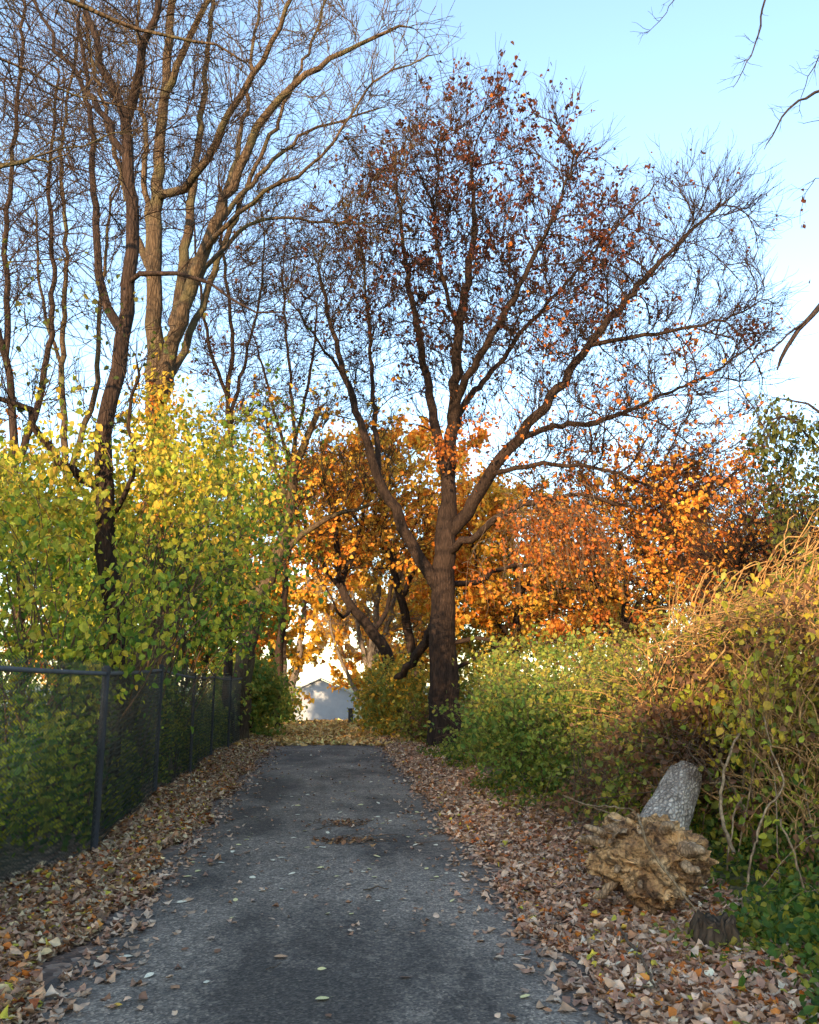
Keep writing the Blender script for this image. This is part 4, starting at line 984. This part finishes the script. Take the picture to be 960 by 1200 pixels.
M['logbark'] = bark_material('furrowed_pale_bark', (.26, .19, .13), (.80, .66, .50), 13, .32, 1.0); M['rootwood'] = root_wood()
p0 = at(762, 1008, 6.35); p1 = at(768, 985, 6.7); p2 = at(803, 912, 8.3); 
root = empty('fallen_log', (p0[0], p0[1], float(gz(p0[0], p0[1]))), 'fallen log with pale ridged bark and torn earthy root plate facing the drive', 'log')
# bark cylinder, built on its own axis so the bark pattern runs along it
p1 = p1-norm(p2-p1)*.22; ax = p2-p1; Llog = float(np.linalg.norm(ax)); q = Vector(ax).to_track_quat('Z', 'Y')
mb = MB(); K, Sd = 90, 72
V = np.zeros((K, Sd, 3))
for k in range(K):
    z = Llog*k/(K-1); rr = .20-.035*z/Llog
    for s_ in range(Sd):
        a = 2*math.pi*s_/Sd; x, y = math.cos(a), math.sin(a)
        f = 1-.055*abs(mnoise.noise(Vector((x*5.5+.6*mnoise.noise(Vector((x*3, y*3, z*5))), y*5.5, z*3.2))))*2+.07*mnoise.noise(Vector((x*1.2, y*1.2, z*.9)))+.035*mnoise.noise(Vector((x*7, y*7, z*7)))+.03*abs(mnoise.noise(Vector((x*14, y*14, z*9))))
        V[k, s_] = (x*rr*f, y*rr*f, z)
i = np.arange(K-1)[:, None]*Sd+np.arange(Sd)[None]; j = np.arange(K-1)[:, None]*Sd+(np.arange(Sd)+1)[None] % Sd
mb.add(V, np.stack([i, j, j+Sd, i+Sd], -1).reshape(-1, 4))
lo = mb.build('bark', M['logbark']); lo.parent = root; lo.location = Vector(p1)-root.location; lo.rotation_euler = q.to_euler()
tag(lo, 'pale grey deeply ridged bark')
# root plate: ragged disc of earth and wood
mb = MB(); nu, nv = 220, 140
fw = -norm(ax); fw = norm(fw+np.array([-.15, 0, .05])); sx_ = norm(np.cross(fw, [0, 0, 1])); uz = np.cross(sx_, fw)
V = np.zeros((nv, nu, 3))
for b in range(nv):
    ph = math.pi*b/(nv-1)
    for a in range(nu):
        th = 2*math.pi*a/nu
        d = np.array([math.sin(ph)*math.cos(th), math.sin(ph)*math.sin(th), math.cos(ph)])
        lob = 1+.22*mnoise.noise(Vector(d*1.6+np.array([5.3, 1, 2])))+.28*mnoise.noise(Vector(d*3.1+np.array([1.3, 7, 2])))+.15*mnoise.noise(Vector(d*7))-.10*abs(mnoise.noise(Vector((d[0]*13, d[1]*13, d[2]*5))))+.05*mnoise.noise(Vector(d*26))
        w = .385*(1-.14*d[0]*(1 if d[0] < 0 else -.2)); h = .30; dp = .19
        V[b, a] = p0+sx_*(-d[0])*w*lob+uz*d[1]*h*lob+fw*d[2]*dp*lob
i = np.arange(nv-1)[:, None]*nu+np.arange(nu)[None]; j = np.arange(nv-1)[:, None]*nu+(np.arange(nu)+1)[None] % nu
mb.add(V, np.stack([i, j, j+nu, i+nu], -1).reshape(-1, 4))
mb.build('root_plate', M['rootwood'], root)
def rootpt(u, v, w=0.0): return p0+(-sx_)*0+sx_*u+uz*v+fw*w
roots = [((-.36, .12), (-.47, .17), .034), ((-.34, .2), (-.40, .27), .028), ((-.30, -.16), (-.37, -.24), .030), ((.32, .14), (.45, .17), .05), ((.30, .04), (.42, .03), .036), ((-.17, -.03), (-.19, -.035), .030), ((-.02, -.1), (-.02, -.12), .022), ((.14, .26), (.2, .32), .035)]
# choose the side that faces right in the picture as +u
sgn = 1.0 if np.dot(sx_, cR) > 0 else -1.0
for (a, b, r_) in roots:
    m1 = MB(); A0 = rootpt(sgn*a[0]*.85, a[1]*.85, .06); B0 = rootpt(sgn*b[0]*.93, b[1]*.95, .22 if r_ < .06 else .14); md_ = (A0+B0)/2+RNG.normal(0, .02, 3)
    tube(m1, [A0, md_, B0, B0+(B0-md_)*.25], [r_*1.3, r_, r_*.62, r_*.25], 9, .03, .004)
    m1.build('root_stub', M['rootend'], root)
# loose peeled bark slabs on the plate's upper edge
m1 = MB(); k = 9
P = np.array([rootpt(sgn*RNG.uniform(-.24, .02), RNG.uniform(.14, .33), RNG.uniform(.10, .19)) for _ in range(k)])
litter(m1, P, RNG.uniform(.06, .12, k), pal('litter', k, .1)*.9, .5)
m1.build('peeled_bark', M['rootend'], root)
# vine lying across the plate
vm = MB(); tube(vm, [at(748, 960, 6.3), at(752, 968, 6.05), at(757, 985, 6.0), at(772, 1010, 5.95), at(795, 1040, 5.9), at(815, 1066, 5.75), at(822, 1075, 5.75)], [.007, .009, .010, .009, .008, .007, .005], 6, .04, .002)
tag(vm.build('thin_vine', M['vine'], loc=tuple(at(772, 1010, 5.95))), 'thin pale vine hanging across the root plate of the fallen log', 'vine')
vm = MB(); tube(vm, [at(660, 932, 8.0), at(690, 944, 7.6), at(716, 945, 7.3), at(744, 950, 7.0)], [.006, .008, .007, .004], 6, .04, .003)
tube(vm, [at(690, 944, 7.6), at(720, 955, 7.3), at(745, 962, 7.1)], [.006, .006, .003], 6, .04, .003)
tag(vm.build('dead_twig', M['vine'], loc=tuple(at(716, 945, 7.3))), 'forked pale twig leaning above the torn root plate', 'twig')
vm = MB()
g0 = at(858, 1040, 6.6); g0[2] = float(gz(g0[0], g0[1]))
for pts, rr in (([(870, 1066, 6.4), (876, 1030, 6.5), (884, 990, 6.6), (898, 950, 6.7), (918, 920, 6.8), (905, 880, 7.0), (895, 840, 7.1)], .010), ([(955, 1090, 6.2), (946, 1050, 6.3), (930, 1000, 6.4), (915, 960, 6.5)], .012), ([(860, 1000, 6.6), (845, 950, 6.9), (850, 900, 7.1), (866, 860, 7.3)], .016)):
    tube(vm, [at(*p) for p in pts], np.linspace(rr, rr*.6, len(pts)), 6, .05, .006)
root = empty('woody_vine', g0, 'crooked pale vine stems rising beside the fallen log', 'vine'); vm.build('stem', M['vine'], root)

# old stump at the right
mb = MB(); c_ = at(842, 1108, 5.55); c_[2] = float(gz(c_[0], c_[1]))
K, Sd = 26, 48; V = np.zeros((K+2, Sd, 3))
for k in range(K+2):
    z = min(k, K)/K*.23
    for s_ in range(Sd):
        a = 2*math.pi*s_/Sd; d = Vector((math.cos(a), math.sin(a), z*2))
        rr = (.19-.35*z)*(1+.3*mnoise.noise(d*1.7)+.18*mnoise.noise(d*5)+.08*mnoise.noise(d*12)) + .05*max(0, mnoise.noise(Vector((d[0]*2.5, d[1]*2.5, 0))))*math.exp(-z*9)*3
        if k > K: rr *= .5
        zz = z+.07*mnoise.noise(Vector((d[0]*4, d[1]*4, 3)))*z/.23 - (.05 if k > K else 0)
        V[k, s_] = c_+np.array([d[0]*rr, d[1]*rr, zz-.02])
n_ = K+2; i = np.arange(n_-1)[:, None]*Sd+np.arange(Sd)[None]; j = np.arange(n_-1)[:, None]*Sd+(np.arange(Sd)+1)[None] % Sd
mb.add(V, np.stack([i, j, j+Sd, i+Sd], -1).reshape(-1, 4), t=[((n_-1)*Sd, (n_-1)*Sd+m, (n_-1)*Sd+m+1) for m in range(1, Sd-1)])
tag(mb.build('tree_stump', M['barkgrey'], loc=tuple(c_)), 'small rotten stump half hidden in green weeds right of the root plate', 'stump')

def stump_weeds(n):
    a = RNG.uniform(0, 6.28, n); q = .18+np.abs(RNG.normal(0, .16, n)); X = c_[0]+np.cos(a)*q+.1; Y = c_[1]+np.sin(a)*q
    return np.c_[X, Y, gz(X, Y)+np.abs(RNG.normal(.02, .08, n))]
mass('ground_cover', 'small green and yellow weeds growing close around the rotten stump', 420, stump_weeds, .05, 'weed', cat='ground cover')

# ------------------------------------------------------------------ chain-link fence
FH = 1.82
root = empty('chain_link_fence', (-2.31, 9.27, 0), 'black chain-link fence with steel posts and top rail along the left verge', 'fence')
top_pts = []
for k, (x, y) in enumerate(FP):
    m1 = MB(); z0 = float(gz(x, y)); big = k in (2, 7)
    pr = .038 if big else .030
    if k == 3: pr = .034
    tube(m1, [(x, y, z0-.1), (x, y, z0+FH*.5), (x+.0, y, z0+FH+.0)], [pr]*3, 14, .5)
    p = m1.build('post', M['post'], root)
    m2 = MB(); tube(m2, [(x, y, FH+z0-.03), (x, y, FH+z0+.03), (x, y, FH+z0+.055)], [pr+.008, pr+.008, pr*.5], 14, .02)
    cap = m2.build('post_cap', M['post'], None); cap.parent = p; cap.location = (-root.location[0]*0, 0, 0)
    cap.data.transform(__import__('mathutils').Matrix.Translation((2.31, -9.27, 0)))
    top_pts.append((x, y, z0+FH))
m1 = MB()
for a, b in zip(top_pts[:-1], top_pts[1:]):
    A_, B_ = np.array(a), np.array(b); Md = (A_+B_)/2+np.array([0, 0, -.012+RNG.normal(0, .006)])
    tube(m1, [A_-np.array([0, 0, .03]), Md-np.array([0, 0, .03]), B_-np.array([0, 0, .03])], [.022]*3, 10, .3)
m1.build('top_rail', M['rail'], root)
PITCHW = .058
for a, b in zip(top_pts[:-1], top_pts[1:]):
    A_, B_ = np.array(a), np.array(b); L_ = np.linalg.norm((B_-A_)[:2]); d = np.array([(B_-A_)[0], (B_-A_)[1], 0])/L_
    nrm_ = np.array([-d[1], d[0], 0])
    nx = int(L_/PITCHW); nz_ = int((FH-.02)/(PITCHW*.5))
    # zig-zag wires running up, each crossing its neighbours
    K = nz_+1; zz = np.linspace(.03, FH+.035, K)
    P = np.zeros((nx, K, 3))
    for w_ in range(nx):
        off = (w_+.5)*PITCHW+np.where(np.arange(K) % 2 == 0, -.5, .5)*PITCHW*1.04
        bow = .03*math.sin(w_/nx*math.pi)
        P[w_] = A_[None]*np.array([1, 1, 0])+d[None]*off[:, None]+nrm_[None]*(np.where(np.arange(K) % 2 == 0, .003, -.003)+bow*np.sin(zz/FH*3.1)*0.5)[:, None]
        P[w_, :, 2] = float(gz(A_[0], A_[1]))+zz+.008*math.sin(w_*.7)
    m1 = MB(); tube_arr(m1, P, np.full((nx, K), .0044 if a[1] < 9 else .0034 if a[1] < 12 else .0024), 4)
    m1.build('mesh_panel', M['wire'], root)
# slanting arms near the far end
for k in (4, 5, 6):
    x, y = FP[k]; m1 = MB(); z0 = FH+float(gz(x, y))
    tube(m1, [(x, y, z0-.02), (x-.18, y-.05, z0+.22)], [.014, .012], 6, .1); m1.build('arm', M['post'], root)

# low dark pickets further on
root = empty('picket_fence', (-2.35, 27, 0), 'low dark picket fence past the end of the chain-link fence', 'fence')
k = 0
for y in np.arange(27.72, 33.5, .6):
    x = -2.52+.035*(y-27.12); z0 = float(gz(x, y)); h = 1.15+.06*math.sin(y*7)
    m1 = MB(); tube(m1, [(x, y, z0-.05), (x+.01, y, z0+h*.6), (x+.01, y, z0+h), (x+.01, y, z0+h+.06)], [.035, .032, .03, .008], 8, .3); m1.build('picket', M['barkdark'], root)
m1 = MB(); tube(m1, [(-2.52, 27.72, .85), (-2.30, 33.4, .85)], [.02, .02], 6, .8); m1.build('rail', M['barkdark'], root)

# ------------------------------------------------------------------ pale shed at the end of the drive
Y0 = 78; cx = float(at(376, 800, Y0)[0]); zb = -2.75
root = empty('shed', (cx, Y0, zb), 'pale grey gabled shed closing the far end of the drive', 'shed')
hw, he, hp, dl = 3.1, 3.4, 4.75, 7.0
V = [(cx-hw, Y0, zb), (cx+hw, Y0, zb), (cx+hw, Y0, zb+he), (cx, Y0, zb+hp), (cx-hw, Y0, zb+he)]
V2 = [(a, b+dl, c) for a, b, c in V]
mb = MB(); mb.add(V+V2, [(0, 1, 2, 4), (5, 9, 7, 6), (0, 4, 9, 5), (1, 6, 7, 2)], [(4, 2, 3), (9, 8, 7)])
mb.build('wall', M['wall'], root, smooth=False)
mb = MB()
for s_ in (-1, 1):
    a = np.array([cx, 0, zb+hp+.06]); b = np.array([cx+s_*(hw+.22), 0, zb+he-.06]); nn = np.array([s_*.05, 0, .09])
    vs = []
    for yy in (Y0-.25, Y0+dl+.2):
        for p in (a, b, b+nn, a+np.array([0, 0, .1])): vs.append((p[0], yy, p[2]))
    mb.add(vs, [(0, 1, 2, 3), (7, 6, 5, 4), (0, 4, 5, 1), (3, 2, 6, 7), (1, 5, 6, 2), (0, 3, 7, 4)])
mb.build('roof', M['roof'], root, smooth=False)
mb = MB(); box(mb, (cx-.3, Y0-.02, zb+1.15), (2.4, .06, 2.2)); dr = mb.build('door', M['wall'], root, smooth=False)
pp = at(411, 846, 36); mb = MB(); zg = float(gz(pp[0], 36)); box(mb, (pp[0], 36, zg+.3), (.2, .2, .62)); box(mb, (pp[0], 36, zg+.635), (.24, .24, .05))
tag(mb.build('utility_box', M['post'], smooth=False, loc=(pp[0], 36, zg)), 'small dark box standing at the right side of the far drive end', 'box')

# ------------------------------------------------------------------ leaf litter
def dens_scatter(n, x0f, x1f, y0, y1, falloff=1.0):
    u = RNG.uniform(0, 1, n); Y = y0*(y1/y0)**(u**.9); s = RNG.uniform(0, 1, n)
    X = x0f(Y)*(1-s)+x1f(Y)*s; return X, Y
def put_litter(name, label, n, x0f, x1f, y0, y1, size, pn, thick=.03, extra=None, rng=None):
    X, Y = dens_scatter(n, x0f, x1f, y0, y1)
    Z = np.maximum(gz(X, Y), np.where(np.abs(X) < 1.45, road_z(X, Y), -9))+.006+np.abs(RNG.normal(0, thick, n))
    mb = MB(); sz = RNG.uniform(.45, 1.3, n)*size*(1+.022*np.maximum(Y-6, 0)); litter(mb, np.c_[X, Y, Z], sz, np.minimum(pal(pn, n, .25)*1.1, .8))
    if extra:
        for pn2, f in extra:
            k = int(n*f); X, Y = dens_scatter(k, x0f, x1f, y0, y1); Z = np.maximum(gz(X, Y), np.where(np.abs(X) < 1.45, road_z(X, Y), -9))+.02+np.abs(RNG.normal(0, thick, k))
            litter(mb, np.c_[X, Y, Z], RNG.uniform(.6, 1.2, k)*size, pal(pn2, k, .1))
    o = mb.build(name, M['dryleaf'], smooth=True, col=True); return tag(o, label, 'fallen leaves', kind='stuff')
put_litter('leaf_litter', 'thick drift of dry brown leaves between the drive and the chain-link fence', 54000,
           lambda Y: fence_x(Y)-.06, lambda Y: -1.52+.10*np.sin(Y*1.9)+.07*np.sin(Y*5.3), 3.2, 27, .055, 'litterleft', .03, [('topyellow', .025), ('rust', .06)])
put_litter('leaf_litter', 'thick drift of pinkish brown leaves on the right verge beside the fallen log', 54000,
           lambda Y: 1.46+.08*np.sin(Y*1.7)+.06*np.sin(Y*4.9), lambda Y: 2.95+.2*np.sin(Y*1.1), 3.2, 27, .055, 'litter', .03, [('rust', .05), ('topyellow', .015)])
# thin spill on to the asphalt edges
def edge_spill(n, side):
    u = RNG.uniform(0, 1, n); Y = 3.4*(26/3.4)**u; d = np.abs(RNG.exponential(.13, n)); X = side*(1.47-d); return X, Y
mb = MB()
for side in (-1, 1):
    n = 1300; X, Y = edge_spill(n, side); litter(mb, np.c_[X, Y, road_z(X, Y)+.012], RNG.uniform(.5, 1.1, n)*.065, pal('litter', n, .2), .18)
n = 500; u = RNG.uniform(0, 1, n); Y = 6*(26/6)**u; X = RNG.uniform(-1.3, 1.3, n); litter(mb, np.c_[X, Y, road_z(X, Y)+.01], RNG.uniform(.4, 1., n)*.05, pal('litter', n, .2), .15)
tag(mb.build('leaf_litter', M['dryleaf'], col=True), 'thin scatter of small brown leaves and crumbs along both asphalt edges', 'fallen leaves', kind='stuff')
put_litter('leaf_litter', 'carpet of leaves in a painted sunlit gold covering the far end of the drive', 9000, lambda Y: -2.6+0*Y, lambda Y: 3.0+0*Y, 23.5, 44, .11, 'litterfar_lit', .02)  # far leaves carry their sunlit brightness in the palette

# single leaves on the asphalt
def leaf_mesh(col_):
    mb = MB(); n = 1
    st = RNG.bit_generator.state
    K = 7; prof = [(.0, -.5), (.20, -.34), (.30, -.10), (.27, .14), (.16, .34), (.0, .56)]
    cen = [(0, y) for x, y in prof]; V = []; Q = []
    for s_ in (-1, 1):
        pass
    for (x, y) in prof:
        bend = .12*y*y
        V += [(-x, y, bend+abs(x)*.22), (0, y, bend), (x, y, bend+abs(x)*.18)]
    for k in range(len(prof)-1):
        a = 3*k; Q += [(a, a+1, a+4, a+3), (a+1, a+2, a+5, a+4)]
    V.append((0.01, -.5, .02)); V.append((.03, -.78, .05)); V.append((.05, -.77, .05)); T = [(len(V)-3, len(V)-2, len(V)-1)]
    mb.add(V, Q, T, np.tile(col_, (len(V), 1))); return mb
LM = []
cols = {'yellow': (.74, .68, .32), 'tan': (.52, .32, .18), 'pale': (.78, .74, .56), 'golden': (.65, .42, .06), 'brown': (.22, .12, .07)}
protos = {}
def road_leaf(px, py, kind, size, label, group):
    d = cF+cR*(px-480)/FPX-cU*(py-600)/FPX; tt = (.04-EYE)/d[2]; X, Y = float(d[0]*tt), float(d[1]*tt)
    if kind not in protos:
        o = leaf_mesh(cols[kind]).build('fallen_leaf', M['dryleaf'], col=True); protos[kind] = o
    else:
        o = protos[kind].copy(); COL.objects.link(o)
    o.location = (X, Y, float(road_z(X, Y))+.006); o.scale = (size, size*RNG.uniform(.85, 1.2), size*RNG.uniform(.6, 1.8))
    o.rotation_euler = (RNG.normal(0, .12), RNG.normal(0, .12), RNG.uniform(0, 6.3)); tag(o, label, 'leaf', group)
single = [(329, 1122, 'tan', .075, 'tan orange leaf lying alone on the near asphalt'), (378, 1171, 'yellow', .095, 'largest pale yellow-green leaf lying on the near asphalt'),
          (135, 1176, 'golden', .085, 'golden yellow leaf on the near left of the asphalt'), (668, 1178, 'tan', .07, 'tan leaf at the near right edge of the asphalt')]
for s_ in single: road_leaf(*s_, None) if False else road_leaf(s_[0], s_[1], s_[2], s_[3], s_[4], 'single leaves on the asphalt')
pl = [(371, 1022), (439, 1028), (443, 1056), (384, 1071), (412, 1071), (377, 1136), (475, 1145), (330, 1042), (307, 1043), (276, 1054), (198, 1054), (213, 1055), (175, 1141), (71, 1163), (117, 1117), (104, 1138), (217, 1111), (255, 1114), (272, 1075), (242, 1150), (385, 1191), (384, 1010), (521, 1036), (530, 1054), (487, 1064), (500, 1017), (611, 1116), (614, 1165), (594, 1070), (148, 1118), (175, 1055), (159, 1053), (344, 982), (384, 976), (420, 985), (437, 1012), (357, 974), (330, 1005), (296, 1028), (240, 1002), (280, 1001), (266, 962), (303, 960), (292, 980), (210, 1012), (232, 1019), (222, 1003)]
rr_ = random.Random(5)
for k in range(130):
    y = 880+150*rr_.random()**1.4; s = (y-801)/399; x = 386+rr_.uniform(-310, 300)*s; pl.append((x, y))
for (x, y) in pl:
    kd = rr_.choice(['yellow', 'pale', 'yellow', 'pale', 'brown'])
    zone = 'on the near asphalt' if y > 1080 else 'on the asphalt before the twig debris' if y > 995 else 'on the asphalt around the twig debris' if y > 930 else 'on the asphalt beyond the twig debris'
    side = 'left half' if x < 386 else 'right half'
    if kd == 'brown': road_leaf(x, y, kd, rr_.uniform(.04, .06), 'small brown leaf lying %s, %s' % (zone, side), 'brown leaves %s, %s' % (zone, side))
    else: road_leaf(x, y, kd, rr_.uniform(.05, .078), 'small pale yellow leaf lying %s, %s' % (zone, side), 'pale yellow leaves %s, %s' % (zone, side))

# twig and leaf debris in the middle of the drive
for (px, py, n, w, lb) in ((405, 965, 26, .30, 'farther patch of brown twigs and leaves in the middle of the drive'), (408, 986, 34, .36, 'nearer patch of brown twigs and leaves in the middle of the drive')):
    d = cF+cR*(px-480)/FPX-cU*(py-600)/FPX; tt = (.04-EYE)/d[2]; X, Y = float(d[0]*tt), float(d[1]*tt); z = float(road_z(X, Y))
    root = empty('twig_debris', (X, Y, z), lb, 'debris', 'debris on the drive')
    mb = MB(); S = np.c_[X+RNG.normal(0, w*.6, n), Y+RNG.normal(0, .13, n), np.full(n, z+.008)]; E = S+np.c_[RNG.normal(0, .14, n), RNG.normal(0, .07, n), RNG.uniform(0, .02, n)]
    arcs(mb, S, E, RNG.uniform(0, .012, n), RNG.uniform(.0025, .005, n), 6, .008, 4); tag(mb.build('twigs', M['stem'], root), kind='stuff')
    mb = MB(); k = 70; litter(mb, np.c_[X+RNG.normal(0, w*.5, k), Y+RNG.normal(0, .12, k), z+.012+np.abs(RNG.normal(0, .008, k))], RNG.uniform(.5, 1.1, k)*.055, pal('dead', k, .2), .3); tag(mb.build('leaves', M['dryleaf'], root, col=True), kind='stuff')
for (x0, y0, x1, y1, r_, lb) in ((426, 1043, 456, 1041, .006, 'thin dark twig lying across the drive right of centre'), (727, 1100, 770, 1170, .012, 'broken stick lying in the leaves of the right verge'), (370, 972, 392, 968, .005, 'short dark twig left of the debris patches on the drive'), (312, 1136, 330, 1128, .003, 'tiny twig beside the tan leaf on the asphalt')):
    A_ = []
    for (px, py) in ((x0, y0), ((x0+x1)/2+2, (y0+y1)/2-2), (x1, y1)):
        d = cF+cR*(px-480)/FPX-cU*(py-600)/FPX; tt = (.05-EYE)/d[2]; A_.append(np.array([0, 0, EYE])+d*tt+np.array([0, 0, 0 if x0 < 700 else .05]))
    mb = MB(); tube(mb, A_, [r_, r_*.8, r_*.5], 6, .05, .006); tag(mb.build('fallen_twig', M['stem'], loc=tuple(A_[1])), lb, 'twig')

# ------------------------------------------------------------------ unseen leaf belt added behind the camera to keep the drive in shade
n = 34000
X = RNG.uniform(-110, 30, n); H = 14.5+2.2*sm(27, 33, -X)+.25*np.sin(X*.7)+.2*np.sin(X*1.9)
Z = RNG.uniform(0, 1, n)**.8*H; Yb = -60+RNG.normal(0, 1.2, n)
mb = MB(); leaves(mb, np.c_[X, Yb, Z], RNG.uniform(.6, 1.2, n)*1.05, RNG.normal(0, 1, (n, 3)), RNG.normal(0, 1, (n, 3)), pal('ivy', n))
tag(mb.build('shade_belt', M['leaf'], smooth=False, col=True, loc=(-40, -60, 0)), 'unseen leafy belt added behind the camera to shade the drive', 'shade blocker', kind='stuff')
